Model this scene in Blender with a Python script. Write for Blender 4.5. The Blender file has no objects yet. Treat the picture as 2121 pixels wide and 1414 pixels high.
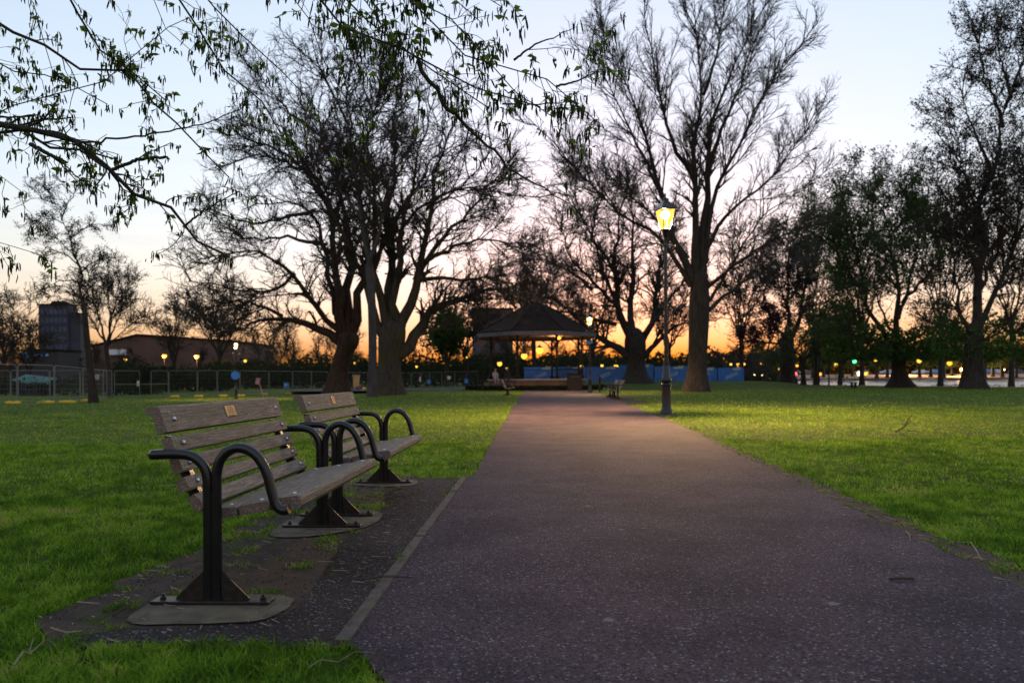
import bpy, math, random
import numpy as np
from mathutils import Matrix, Vector

sc = bpy.context.scene
COL = sc.collection
rng = np.random.default_rng(7)
random.seed(7)
PI = math.pi

# ------------------------------------------------------------------ camera model
F, CX, CY, TH, CAMZ = 1550.0, 1060.5, 783.0, 0.0058, 1.0
CT, ST = math.cos(TH), math.sin(TH)
def P(px, py, d):
    a = (px - CX) / F * d; b = -(py - CY) / F * d
    return np.array([a * CT + b * ST, d, CAMZ - a * ST + b * CT])
def G(px, py, z=0.0):
    k = (py - CY) / F * CT + (px - CX) / F * ST
    return P(px, py, (CAMZ - z) / k)
def base_at(px, d):
    """ground point seen in column px at distance d"""
    x = (px - CX) / F * d
    return np.array([x, d, float(hgt(x, d))])

def sstep(a, b, x):
    t = np.clip((x - a) / (b - a), 0, 1)
    return t * t * (3 - 2 * t)
SHORE = [(22.0, 118.0), (37.0, 108.0), (40.0, 78.0), (46.0, 66.0), (70.0, 46.0), (120.0, 30.0)]
def shore_y(x):
    xs = [p[0] for p in SHORE]; ys = [p[1] for p in SHORE]
    return np.interp(x, xs, ys, left=400.0, right=30.0)
def hgt(x, y):
    x = np.asarray(x, float); y = np.asarray(y, float)
    h = -0.22 * sstep(-6, -14, x) * sstep(26, 46, y)
    h = h + 0.5 * sstep(-6, 4, x) * sstep(72, 82, y) * sstep(34, 28, x)
    sy = shore_y(x)
    pond = sstep(0, 5, y - sy) * sstep(24, 30, x)
    h = h * (1 - pond) - 0.7 * pond
    far = sstep(183, 188, y) * sstep(10, 26, x)
    h = h + far * 1.15 + sstep(190, 232, y) * sstep(10, 26, x) * 1.1
    near = sstep(40, 25, np.hypot(x, y))
    h = h + near * 0.012 * (np.sin(x * 2.1 + 1.3 * np.sin(y * .9)) * np.sin(y * 1.7 + x)) * sstep(1.4, 3.2, np.abs(x - 1.0 - .04 * y)) - 0.010 * near
    return h

# ------------------------------------------------------------------ objects
def tag(o, label=None, cat=None, group=None, kind=None):
    if label: o['label'] = label
    if cat: o['category'] = cat
    if group: o['group'] = group
    if kind: o['kind'] = kind
    return o
def empty(name, loc=(0, 0, 0), rz=0, **k):
    o = bpy.data.objects.new(name, None); COL.objects.link(o)
    o.empty_display_size = .2
    o.location = loc; o.rotation_euler = (0, 0, rz)
    return tag(o, **k)
def link_mesh(name, me, mat, parent=None, smooth=False):
    o = bpy.data.objects.new(name, me); COL.objects.link(o)
    if mat is not None: me.materials.append(mat)
    if smooth: me.polygons.foreach_set('use_smooth', np.ones(len(me.polygons), bool))
    if parent is not None: o.parent = parent
    return o
def np_mesh(name, V, Fs):
    """V (n,3); Fs list of int arrays (m,k)"""
    me = bpy.data.meshes.new(name)
    V = np.asarray(V, np.float32)
    me.vertices.add(len(V)); me.vertices.foreach_set('co', V.ravel())
    Fs = [np.asarray(f, np.int32) for f in Fs if len(f)]
    loops = np.concatenate([f.ravel() for f in Fs])
    tot = np.concatenate([np.full(len(f), f.shape[1], np.int32) for f in Fs])
    start = np.concatenate([[0], np.cumsum(tot)[:-1]]).astype(np.int32)
    me.loops.add(len(loops)); me.loops.foreach_set('vertex_index', loops)
    me.polygons.add(len(tot)); me.polygons.foreach_set('loop_start', start)
    try: me.polygons.foreach_set('loop_total', tot)
    except Exception: pass
    me.update(calc_edges=True); me.validate()
    return me

class MB:
    def __init__(s): s.v = []; s.f = []
    def add(s, vs, fs):
        b = len(s.v); s.v += [tuple(float(c) for c in v) for v in vs]
        s.f += [tuple(i + b for i in f) for f in fs]; return s
    def box(s, c, size, R=None, bev=0.0):
        hx, hy, hz = [q / 2 for q in size]
        if bev <= 0:
            vs = [(x, y, z) for z in (-hz, hz) for y in (-hy, hy) for x in (-hx, hx)]
            fs = [(0, 2, 3, 1), (4, 5, 7, 6), (0, 1, 5, 4), (2, 6, 7, 3), (0, 4, 6, 2), (1, 3, 7, 5)]
        else:
            b = min(bev, hx * .9, hy * .9, hz * .9); vs = []; idx = {}
            for sx in (-1, 1):
                for sy in (-1, 1):
                    for sz in (-1, 1):
                        for ax in range(3):
                            p = [sx * (hx - b), sy * (hy - b), sz * (hz - b)]
                            p[ax] = (sx, sy, sz)[ax] * (hx, hy, hz)[ax]
                            idx[(sx, sy, sz, ax)] = len(vs); vs.append(tuple(p))
            fs = []
            for ax in range(3):
                o1, o2 = [q for q in range(3) if q != ax]
                for sg in (-1, 1):
                    q = []
                    for (a, c2) in ((-1, -1), (1, -1), (1, 1), (-1, 1)):
                        k = [0, 0, 0]; k[ax] = sg; k[o1] = a; k[o2] = c2; q.append(idx[(k[0], k[1], k[2], ax)])
                    fs.append(tuple(q))
            for ax in range(3):
                o1, o2 = [q for q in range(3) if q != ax]
                for a in (-1, 1):
                    for c2 in (-1, 1):
                        k1 = [0, 0, 0]; k1[o1] = a; k1[o2] = c2
                        k1[ax] = -1; k2 = list(k1); k2[ax] = 1
                        fs.append((idx[(*k1, o1)], idx[(*k2, o1)], idx[(*k2, o2)], idx[(*k1, o2)]))
            for sx in (-1, 1):
                for sy in (-1, 1):
                    for sz in (-1, 1): fs.append(tuple(idx[(sx, sy, sz, ax)] for ax in range(3)))
        M = R if R is not None else Matrix.Identity(3)
        vs = [tuple(M @ Vector(v) + Vector(c)) for v in vs]
        return s.add(vs, fs)
    def prism(s, poly, y0, y1, plane='xz'):
        n = len(poly)
        if plane == 'xz': A = [(a, y0, b) for a, b in poly]; B = [(a, y1, b) for a, b in poly]
        elif plane == 'yz': A = [(y0, a, b) for a, b in poly]; B = [(y1, a, b) for a, b in poly]
        else: A = [(a, b, y0) for a, b in poly]; B = [(a, b, y1) for a, b in poly]
        fs = [tuple(range(n))[::-1], tuple(range(n, 2 * n))] + [(i, (i + 1) % n, n + (i + 1) % n, n + i) for i in range(n)]
        return s.add(A + B, fs)
    def tube(s, pts, r, n=10, cap=True):
        pts = [Vector(p) for p in pts]; K = len(pts)
        rs = r if hasattr(r, '__len__') else [r] * K
        up = None; vs = []
        for i, p in enumerate(pts):
            t = (pts[min(i + 1, K - 1)] - pts[max(i - 1, 0)]).normalized()
            if up is None:
                up = Vector((0, 0, 1)) if abs(t.z) < .9 else Vector((0, 1, 0))
            a = (up - t * up.dot(t)).normalized(); up = a; b = t.cross(a)
            for j in range(n):
                w = 2 * PI * j / n
                vs.append(p + (a * math.cos(w) + b * math.sin(w)) * rs[i])
        fs = [(i * n + j, i * n + (j + 1) % n, (i + 1) * n + (j + 1) % n, (i + 1) * n + j) for i in range(K - 1) for j in range(n)]
        if cap: fs += [tuple(range(n))[::-1], tuple(range((K - 1) * n, K * n))]
        return s.add(vs, fs)
    def lathe(s, prof, n=16, c=(0, 0, 0), rot=0.0, cap=True):
        vs = []
        for r, z in prof:
            for j in range(n):
                w = 2 * PI * j / n + rot
                vs.append((c[0] + r * math.cos(w), c[1] + r * math.sin(w), c[2] + z))
        K = len(prof)
        fs = [(i * n + j, i * n + (j + 1) % n, (i + 1) * n + (j + 1) % n, (i + 1) * n + j) for i in range(K - 1) for j in range(n)]
        if cap: fs += [tuple(range(n))[::-1], tuple(range((K - 1) * n, K * n))]
        return s.add(vs, fs)
    def build(s, name, mat, parent=None, smooth=False, auto=None):
        me = bpy.data.meshes.new(name); me.from_pydata(s.v, [], s.f); me.update()
        o = link_mesh(name, me, mat, parent, smooth)
        if auto:
            me.polygons.foreach_set('use_smooth', np.ones(len(me.polygons), bool))
            try: me.set_sharp_from_angle(angle=math.radians(auto))
            except Exception: pass
        return o

def copy_tree(o, parent=None):
    c = o.copy(); COL.objects.link(c)
    c.parent = parent
    for ch in [q for q in o.children]: copy_tree(ch, c)
    return c

# ------------------------------------------------------------------ materials
def nodes(name):
    m = bpy.data.materials.new(name); m.use_nodes = True
    nt = m.node_tree; b = nt.nodes['Principled BSDF']
    return m, nt, b
def N(nt, t, **k):
    n = nt.nodes.new(t)
    for a, v in k.items():
        if a in n.inputs.keys(): n.inputs[a].default_value = v
        else: setattr(n, a, v)
    return n
def ramp(nt, stops, src):
    r = nt.nodes.new('ShaderNodeValToRGB'); e = r.color_ramp.elements
    while len(e) < len(stops): e.new(.5)
    for q, (p, c) in zip(e, stops): q.position = p; q.color = (*c, 1)
    nt.links.new(src, r.inputs[0]); return r
def simple(name, col, rough=.6, var=.25, scale=8.0, metal=0.0, bump=0.0, bscale=40.0, spec=.5, coord='Object'):
    m, nt, b = nodes(name)
    tc = N(nt, 'ShaderNodeTexCoord'); no = N(nt, 'ShaderNodeTexNoise', Scale=scale, Detail=6.0)
    nt.links.new(tc.outputs[coord], no.inputs['Vector'])
    lo = tuple(c * (1 - var) for c in col); hi = tuple(min(1, c * (1 + var)) for c in col)
    r = ramp(nt, [(.3, lo), (.7, hi)], no.outputs[0]); nt.links.new(r.outputs[0], b.inputs['Base Color'])
    b.inputs['Roughness'].default_value = rough; b.inputs['Metallic'].default_value = metal
    b.inputs['Specular IOR Level'].default_value = spec
    if bump:
        n2 = N(nt, 'ShaderNodeTexNoise', Scale=bscale, Detail=5.0); nt.links.new(tc.outputs[coord], n2.inputs['Vector'])
        bp = N(nt, 'ShaderNodeBump', Strength=bump, Distance=.01); nt.links.new(n2.outputs[0], bp.inputs['Height'])
        nt.links.new(bp.outputs[0], b.inputs['Normal'])
    return m
def emit(name, col, s):
    m, nt, b = nodes(name)
    b.inputs['Base Color'].default_value = (*[c * .5 for c in col], 1)
    b.inputs['Emission Color'].default_value = (*col, 1); b.inputs['Emission Strength'].default_value = s
    return m
def bark_mat(name, a, c, moss=None):
    m, nt, b = nodes(name)
    tc = N(nt, 'ShaderNodeTexCoord'); mp = N(nt, 'ShaderNodeMapping'); mp.inputs['Scale'].default_value = (3, 3, .7)
    nt.links.new(tc.outputs['Object'], mp.inputs[0])
    no = N(nt, 'ShaderNodeTexNoise', Scale=2.2, Detail=8.0, Roughness=.65); nt.links.new(mp.outputs[0], no.inputs['Vector'])
    r = ramp(nt, [(.35, a), (.68, c)], no.outputs[0]); out = r.outputs[0]
    if moss:
        n2 = N(nt, 'ShaderNodeTexNoise', Scale=.9, Detail=4.0); nt.links.new(tc.outputs['Object'], n2.inputs['Vector'])
        mk = ramp(nt, [(.45, (0, 0, 0)), (.62, (1, 1, 1))], n2.outputs[0])
        mx = N(nt, 'ShaderNodeMix', data_type='RGBA'); nt.links.new(mk.outputs[0], mx.inputs[0])
        nt.links.new(out, mx.inputs[6]); mx.inputs[7].default_value = (*moss, 1); out = mx.outputs[2]
    nt.links.new(out, b.inputs['Base Color']); b.inputs['Roughness'].default_value = .9
    b.inputs['Specular IOR Level'].default_value = .2
    bp = N(nt, 'ShaderNodeBump', Strength=1.0, Distance=.16); nt.links.new(no.outputs[0], bp.inputs['Height'])
    nt.links.new(bp.outputs[0], b.inputs['Normal'])
    return m
def leaf_mat(name, c1, c2, transl=.35, attr=True, stops=None):
    m = bpy.data.materials.new(name); m.use_nodes = True; nt = m.node_tree
    for n in list(nt.nodes): nt.nodes.remove(n)
    out = N(nt, 'ShaderNodeOutputMaterial')
    d = N(nt, 'ShaderNodeBsdfDiffuse'); t = N(nt, 'ShaderNodeBsdfTranslucent'); mx = N(nt, 'ShaderNodeMixShader'); mx.inputs[0].default_value = transl
    if attr:
        at = N(nt, 'ShaderNodeAttribute'); at.attribute_name = 'rnd'; src = at.outputs['Fac']
    else:
        g = N(nt, 'ShaderNodeTexNoise', Scale=3.0); src = g.outputs[0]
    r = ramp(nt, stops or [(0, c1), (1, c2)], src)
    for s in (d, t): nt.links.new(r.outputs[0], s.inputs[0])
    nt.links.new(d.outputs[0], mx.inputs[1]); nt.links.new(t.outputs[0], mx.inputs[2]); nt.links.new(mx.outputs[0], out.inputs[0])
    return m
def asphalt(name, c0, c1, light, rough=.75):
    m, nt, b = nodes(name)
    tc = N(nt, 'ShaderNodeTexCoord')
    big = N(nt, 'ShaderNodeTexNoise', Scale=.55, Detail=7.0, Roughness=.62); nt.links.new(tc.outputs['Object'], big.inputs['Vector'])
    r = ramp(nt, [(.36, c0), (.66, c1)], big.outputs[0])
    vo = N(nt, 'ShaderNodeTexVoronoi', Scale=115.0); nt.links.new(tc.outputs['Object'], vo.inputs['Vector'])
    sep = N(nt, 'ShaderNodeSeparateColor'); nt.links.new(vo.outputs['Color'], sep.inputs[0])
    rs = ramp(nt, [(0, (.12, .12, .14)), (.75, (1, 1, 1)), (.93, (1.0, 1.0, 1.0)), (1, (1, 1, 1))], sep.outputs[0])
    mu = N(nt, 'ShaderNodeMix', data_type='RGBA', blend_type='MULTIPLY'); mu.inputs[0].default_value = .85
    nt.links.new(r.outputs[0], mu.inputs[6]); nt.links.new(rs.outputs[0], mu.inputs[7])
    sp = ramp(nt, [(.93, (0, 0, 0)), (.985, (1, 1, 1))], sep.outputs[1])
    m2 = N(nt, 'ShaderNodeMix', data_type='RGBA'); nt.links.new(sp.outputs[0], m2.inputs[0]); nt.links.new(mu.outputs[2], m2.inputs[6]); m2.inputs[7].default_value = (*light, 1)
    # darker damp patches of their own shape
    pt = N(nt, 'ShaderNodeTexNoise', Scale=1.7, Detail=5.0); nt.links.new(tc.outputs['Object'], pt.inputs['Vector'])
    pr = ramp(nt, [(.40, (.62, .64, .70)), (.55, (1, 1, 1))], pt.outputs[0])
    m3 = N(nt, 'ShaderNodeMix', data_type='RGBA', blend_type='MULTIPLY'); m3.inputs[0].default_value = .8
    nt.links.new(m2.outputs[2], m3.inputs[6]); nt.links.new(pr.outputs[0], m3.inputs[7])
    vs_ = N(nt, 'ShaderNodeTexVoronoi', Scale=1.9); nt.links.new(tc.outputs['Object'], vs_.inputs['Vector'])
    ad0 = N(nt, 'ShaderNodeMath', operation='ADD'); n0 = N(nt, 'ShaderNodeTexNoise', Scale=40.0); nt.links.new(tc.outputs['Object'], n0.inputs['Vector']); ml0 = N(nt, 'ShaderNodeMath', operation='MULTIPLY'); ml0.inputs[1].default_value = .06
    nt.links.new(n0.outputs[0], ml0.inputs[0]); nt.links.new(vs_.outputs['Distance'], ad0.inputs[0]); nt.links.new(ml0.outputs[0], ad0.inputs[1])
    ps = ramp(nt, [(.062, (.75, .75, .75)), (.085, (0, 0, 0))], ad0.outputs[0])
    m4 = N(nt, 'ShaderNodeMix', data_type='RGBA'); nt.links.new(ps.outputs[0], m4.inputs[0]); nt.links.new(m3.outputs[2], m4.inputs[6]); m4.inputs[7].default_value = (*[q * .9 for q in light], 1)
    nt.links.new(m4.outputs[2], b.inputs['Base Color'])
    b.inputs['Roughness'].default_value = rough; b.inputs['Specular IOR Level'].default_value = .12
    fine = N(nt, 'ShaderNodeTexNoise', Scale=160.0, Detail=3.0); nt.links.new(tc.outputs['Object'], fine.inputs['Vector'])
    ad = N(nt, 'ShaderNodeMath', operation='ADD'); nt.links.new(vo.outputs['Distance'], ad.inputs[0]); nt.links.new(fine.outputs[0], ad.inputs[1])
    bp = N(nt, 'ShaderNodeBump', Strength=1.0, Distance=.006); nt.links.new(ad.outputs[0], bp.inputs['Height']); nt.links.new(bp.outputs[0], b.inputs['Normal'])
    return m
def wood_mat():
    m, nt, b = nodes('weathered_wood')
    tc = N(nt, 'ShaderNodeTexCoord'); mp = N(nt, 'ShaderNodeMapping'); mp.inputs['Scale'].default_value = (1, .045, 1)
    nt.links.new(tc.outputs['Object'], mp.inputs[0])
    oi = N(nt, 'ShaderNodeObjectInfo'); ad = N(nt, 'ShaderNodeVectorMath', operation='ADD')
    cmb = N(nt, 'ShaderNodeCombineXYZ'); ml = N(nt, 'ShaderNodeMath', operation='MULTIPLY'); ml.inputs[1].default_value = 37.0
    nt.links.new(oi.outputs['Random'], ml.inputs[0])
    for i in range(3): nt.links.new(ml.outputs[0], cmb.inputs[i])
    nt.links.new(mp.outputs[0], ad.inputs[0]); nt.links.new(cmb.outputs[0], ad.inputs[1])
    no = N(nt, 'ShaderNodeTexNoise', Scale=150.0, Detail=7.0, Roughness=.7); nt.links.new(ad.outputs[0], no.inputs['Vector'])
    r = ramp(nt, [(.32, (.050, .034, .025)), (.50, (.160, .117, .088)), (.70, (.36, .285, .225))], no.outputs[0])
    n2 = N(nt, 'ShaderNodeTexNoise', Scale=9.0, Detail=6.0); nt.links.new(tc.outputs['Object'], n2.inputs['Vector'])
    mk = ramp(nt, [(.50, (0, 0, 0)), (.68, (.75, .75, .75))], n2.outputs[0])
    mx = N(nt, 'ShaderNodeMix', data_type='RGBA'); nt.links.new(mk.outputs[0], mx.inputs[0]); nt.links.new(r.outputs[0], mx.inputs[6]); mx.inputs[7].default_value = (.13, .115, .065, 1)
    n3 = N(nt, 'ShaderNodeTexNoise', Scale=90.0, Detail=3.0); nt.links.new(tc.outputs['Object'], n3.inputs['Vector'])
    mk3 = ramp(nt, [(.62, (0, 0, 0)), (.70, (.75, .75, .75))], n3.outputs[0])
    mx3 = N(nt, 'ShaderNodeMix', data_type='RGBA'); nt.links.new(mk3.outputs[0], mx3.inputs[0]); nt.links.new(mx.outputs[2], mx3.inputs[6]); mx3.inputs[7].default_value = (.36, .36, .31, 1)
    nt.links.new(mx3.outputs[2], b.inputs['Base Color']); b.inputs['Roughness'].default_value = .72
    b.inputs['Specular IOR Level'].default_value = .4
    bp = N(nt, 'ShaderNodeBump', Strength=.55, Distance=.004); nt.links.new(no.outputs[0], bp.inputs['Height']); nt.links.new(bp.outputs[0], b.inputs['Normal'])
    return m

M = {}
M['wood'] = wood_mat()
M['black_metal'] = simple('black_painted_metal', (.006, .007, .009), .27, .3, 30, bump=.12, bscale=120, spec=.5)
M['worn_metal'] = simple('worn_steel', (.022, .017, .015), .45, .6, 30, metal=.3, bump=.2)
M['bolt'] = simple('bright_bolt', (.42, .45, .5), .3, .3, 60, metal=1.0)
M['brass'] = simple('brass_plate', (.58, .36, .12), .55, .12, 40, metal=.15)
M['engraving'] = simple('dark_engraving', (.06, .035, .012), .7, .3, 90)
M['concrete'] = simple('mossy_concrete', (.100, .082, .052), .9, .45, 7, bump=.5, bscale=90)
M['soil'] = simple('bare_soil', (.045, .027, .015), .95, .6, 9, bump=1.0, bscale=45)
M['edging'] = simple('timber_edging', (.075, .058, .05), .85, .4, 14, bump=.6, bscale=70)
M['moss'] = leaf_mat('moss_patch', (.05, .05, .01), (.10, .085, .015), .1)
M['path'] = asphalt('red_tarmac', (.066, .048, .060), (.118, .080, .092), (.24, .23, .25))
M['apron'] = asphalt('grey_tarmac', (.038, .030, .032), (.066, .050, .048), (.24, .21, .20))
M['bark'] = bark_mat('grey_bark', (.030, .026, .020), (.075, .062, .046), (.054, .056, .023))
M['bark_red'] = bark_mat('brown_bark', (.027, .018, .013), (.080, .048, .031))
M['bark_pale'] = bark_mat('pale_bark', (.042, .038, .038), (.085, .078, .078))
M['bark_dark'] = bark_mat('dark_bark', (.024, .021, .017), (.058, .049, .040))
M['twig'] = simple('twig', (.034, .028, .021), .9, .3, 2)
M['fgbark'] = bark_mat('green_bark', (.040, .042, .030), (.115, .115, .08))
M['catkin'] = leaf_mat('catkin', (.022, .036, .012), (.085, .105, .030), .25)
M['fresh'] = leaf_mat('fresh_leaf', (.06, .12, .016), (.22, .33, .05), .55)
M['leaf'] = leaf_mat('tree_leaf', (.028, .065, .018), (.085, .14, .036), .4)
M['budleaf'] = leaf_mat('bud_leaf', (.03, .026, .022), (.05, .045, .030), .3)
M['purple'] = leaf_mat('purple_leaf', (.030, .012, .020), (.075, .025, .045), .35)
M['shrub'] = leaf_mat('shrub_leaf', (.014, .022, .012), (.042, .048, .024), .3)
M['grass'] = leaf_mat('grass_blade', (.055, .155, .016), (.31, .50, .055), .5, stops=[(0, (.058, .130, .017)), (.45, (.165, .31, .028)), (.88, (.31, .47, .052)), (.97, (.40, .40, .12)), (1, (.45, .36, .15))])
M['steel'] = simple('galvanised_steel', (.17, .175, .17), .5, .2, 20, metal=.3)
M['yellow'] = simple('yellow_block', (.62, .43, .04), .6, .2, 6)
M['blue'] = simple('blue_sheet', (.040, .17, .50), .5, .2, 2)
M['bluesign'] = simple('blue_sign', (.03, .22, .62), .5, .15, 6)
M['whitesign'] = simple('white_sign', (.62, .60, .62), .5, .1, 6)
M['pinksign'] = simple('pink_sign', (.42, .20, .30), .5, .1, 6)
M['pale'] = simple('pale_print', (.40, .52, .66), .6, .2, 6)
M['sticker'] = simple('cream_sticker', (.55, .58, .40), .6, .15, 6)
M['brick'] = simple('brown_brick', (.15, .085, .055), .85, .35, 3)
M['stone'] = simple('stone_coping', (.36, .30, .25), .8, .2, 5)
M['roof'] = simple('dark_roof_tiles', (.020, .013, .010), .9, .35, 2.5, spec=.08)
M['fascia'] = simple('pale_fascia', (.12, .12, .15), .6, .15, 3)
M['iron'] = simple('black_iron', (.010, .0095, .010), .6, .25, 10, spec=.2)
M['concwall'] = simple('tower_wall', (.035, .038, .05), .85, .25, .2)
M['glass'] = simple('window_glass', (.03, .06, .12), .3, .25, .3)
M['warebrick'] = simple('warehouse_brick', (.10, .055, .040), .9, .3, .3)
M['bluelit'] = simple('blue_cladding', (.10, .35, .75), .5, .2, .8)
M['teal'] = simple('teal_sheet', (.02, .10, .075), .6, .2, 2)
M['flower'] = simple('daisy_petal', (.7, .7, .68), .7, .1, 2)
M['litter'] = simple('dry_stalk', (.24, .19, .13), .8, .3, 20)
M['deadtwig'] = simple('dead_twig', (.045, .033, .026), .9, .3, 20)
M['tan'] = simple('tan_board', (.55, .36, .12), .7, .15, 2)
M['maroon'] = simple('maroon_paint', (.20, .03, .05), .5, .2, 2)
M['glow_core'] = emit('lamp_bulb', (1, .72, .22), 9)
M['dot_warm'] = emit('far_lamp', (1, .54, .05), .24)
M['dot_orange'] = emit('far_sodium_lamp', (1, .42, .03), .24)
M['dot_white'] = emit('headlamp_light', (1, .76, .40), .8)
M['dot_green'] = emit('green_signal', (.05, 1, .25), .8)
M['dot_red'] = emit('red_tail_light', (1, .04, .05), 1.2)
M['dot_violet'] = emit('violet_sign', (.12, .08, .9), .12)
M['tyre'] = simple('tyre_rubber', (.012, .012, .012), .8, .2, 5)
M['winglass'] = simple('car_glass', (.02, .03, .04), .1, .2, 5)
def pane_mat():
    m = bpy.data.materials.new('lantern_glass'); m.use_nodes = True; nt = m.node_tree
    for n in list(nt.nodes): nt.nodes.remove(n)
    out = N(nt, 'ShaderNodeOutputMaterial'); e = N(nt, 'ShaderNodeEmission'); e.inputs[0].default_value = (1, .50, .035, 1); e.inputs[1].default_value = .34
    t = N(nt, 'ShaderNodeBsdfTransparent'); mx = N(nt, 'ShaderNodeMixShader'); mx.inputs[0].default_value = .45
    nt.links.new(t.outputs[0], mx.inputs[1]); nt.links.new(e.outputs[0], mx.inputs[2]); nt.links.new(mx.outputs[0], out.inputs[0])
    return m
M['pane'] = pane_mat()
def water_mat():
    m, nt, b = nodes('pond_water')
    b.inputs['Base Color'].default_value = (.02, .028, .032, 1); b.inputs['Roughness'].default_value = .22
    tc = N(nt, 'ShaderNodeTexCoord'); no = N(nt, 'ShaderNodeTexNoise', Scale=2.5, Detail=3.0); nt.links.new(tc.outputs['Object'], no.inputs['Vector'])
    bp = N(nt, 'ShaderNodeBump', Strength=.6, Distance=.10); nt.links.new(no.outputs[0], bp.inputs['Height']); nt.links.new(bp.outputs[0], b.inputs['Normal'])
    return m
M['water'] = water_mat()
def lawn_mat():
    m, nt, b = nodes('lawn_base')
    tc = N(nt, 'ShaderNodeTexCoord'); no = N(nt, 'ShaderNodeTexNoise', Scale=.5, Detail=8.0, Roughness=.6); nt.links.new(tc.outputs['Object'], no.inputs['Vector'])
    r = ramp(nt, [(.3, (.065, .125, .010)), (.7, (.16, .25, .020))], no.outputs[0])
    n2 = N(nt, 'ShaderNodeTexNoise', Scale=30.0, Detail=6.0); nt.links.new(tc.outputs['Object'], n2.inputs['Vector'])
    r2 = ramp(nt, [(.3, (.5, .5, .5)), (.7, (1, 1, 1))], n2.outputs[0])
    mu = N(nt, 'ShaderNodeMix', data_type='RGBA', blend_type='MULTIPLY'); mu.inputs[0].default_value = .8
    n5 = N(nt, 'ShaderNodeTexNoise', Scale=7.0, Detail=6.0, Roughness=.7); nt.links.new(tc.outputs['Object'], n5.inputs['Vector'])
    r5 = ramp(nt, [(.42, (1, 1, 1)), (.60, (0, 0, 0))], n5.outputs[0]); m5 = N(nt, 'ShaderNodeMix', data_type='RGBA'); nt.links.new(r5.outputs[0], m5.inputs[0]); nt.links.new(r.outputs[0], m5.inputs[6]); m5.inputs[7].default_value = (.045, .050, .014, 1)
    nt.links.new(m5.outputs[2], mu.inputs[6]); nt.links.new(r2.outputs[0], mu.inputs[7])
    # far bank paving beyond the pond
    sp = N(nt, 'ShaderNodeSeparateXYZ'); nt.links.new(tc.outputs['Object'], sp.inputs[0])
    g1 = N(nt, 'ShaderNodeMath', operation='GREATER_THAN'); g1.inputs[1].default_value = 183.0; nt.links.new(sp.outputs[1], g1.inputs[0])
    g2 = N(nt, 'ShaderNodeMath', operation='GREATER_THAN'); g2.inputs[1].default_value = 14.0; nt.links.new(sp.outputs[0], g2.inputs[0])
    g = N(nt, 'ShaderNodeMath', operation='MULTIPLY'); nt.links.new(g1.outputs[0], g.inputs[0]); nt.links.new(g2.outputs[0], g.inputs[1])
    mx = N(nt, 'ShaderNodeMix', data_type='RGBA'); nt.links.new(g.outputs[0], mx.inputs[0]); nt.links.new(mu.outputs[2], mx.inputs[6]); mx.inputs[7].default_value = (.34, .23, .18, 1)
    nt.links.new(mx.outputs[2], b.inputs['Base Color']); b.inputs['Roughness'].default_value = .95; b.inputs['Specular IOR Level'].default_value = .1
    bp = N(nt, 'ShaderNodeBump', Strength=.6, Distance=.04); nt.links.new(n2.outputs[0], bp.inputs['Height']); nt.links.new(bp.outputs[0], b.inputs['Normal'])
    return m
M['lawn'] = lawn_mat()

# ------------------------------------------------------------------ world, sun, camera
SUN_EL, SUN_AZ = math.radians(-1.1), math.radians(7)
w = bpy.data.worlds.new("World"); sc.world = w; w.use_nodes = True
nt = w.node_tree; bg = nt.nodes['Background']
sky = nt.nodes.new('ShaderNodeTexSky'); sky.sky_type = 'NISHITA'; sky.sun_disc = False
sky.sun_elevation = SUN_EL; sky.sun_rotation = SUN_AZ
sky.air_density = 1.0; sky.dust_density = 4.0; sky.ozone_density = 3.0
gm = N(nt, 'ShaderNodeGamma'); gm.inputs[1].default_value = .5; nt.links.new(sky.outputs[0], gm.inputs[0])
bw = N(nt, 'ShaderNodeRGBToBW'); nt.links.new(gm.outputs[0], bw.inputs[0])
sa = N(nt, 'ShaderNodeMix', data_type='RGBA', clamp_factor=False); sa.inputs[0].default_value = 1.26
nt.links.new(bw.outputs[0], sa.inputs[6]); nt.links.new(gm.outputs[0], sa.inputs[7])
wb = N(nt, 'ShaderNodeMix', data_type='RGBA', blend_type='MULTIPLY'); wb.inputs[0].default_value = 1.0; wb.inputs[7].default_value = (2.76, 1.78, 1.24, 1)
nt.links.new(sa.outputs[2], wb.inputs[6])
# thin streaky cloud low over the skyline
wt = N(nt, 'ShaderNodeTexCoord'); wm = N(nt, 'ShaderNodeMapping'); wm.inputs['Scale'].default_value = (1.6, 1.6, 22); nt.links.new(wt.outputs['Generated'], wm.inputs[0])
wn = N(nt, 'ShaderNodeTexNoise', Scale=2.2, Detail=7.0, Roughness=.6); nt.links.new(wm.outputs[0], wn.inputs['Vector'])
wr = ramp(nt, [(.50, (0, 0, 0)), (.72, (1, 1, 1))], wn.outputs[0])
wz = N(nt, 'ShaderNodeSeparateXYZ'); nt.links.new(wt.outputs['Generated'], wz.inputs[0])
wl = ramp(nt, [(.02, (.22, .22, .22)), (.10, (.25, .25, .25)), (.30, (.05, .05, .05)), (.5, (0, 0, 0))], wz.outputs[2])
wk = N(nt, 'ShaderNodeMath', operation='MULTIPLY'); nt.links.new(wr.outputs[0], wk.inputs[0]); nt.links.new(wl.outputs[0], wk.inputs[1])
cl = N(nt, 'ShaderNodeMix', data_type='RGBA', blend_type='MULTIPLY'); nt.links.new(wk.outputs[0], cl.inputs[0]); nt.links.new(wb.outputs[2], cl.inputs[6]); cl.inputs[7].default_value = (.62, .60, .80, 1)
nt.links.new(cl.outputs[2], bg.inputs[0]); bg.inputs[1].default_value = .15
sl = bpy.data.lights.new('sun', 'SUN'); so = bpy.data.objects.new('sun', sl); COL.objects.link(so)
sl.energy = .05; sl.angle = math.radians(.5); sl.color = (1, .72, .42)
sd = Vector((math.sin(SUN_AZ), math.cos(SUN_AZ), .015))
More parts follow.
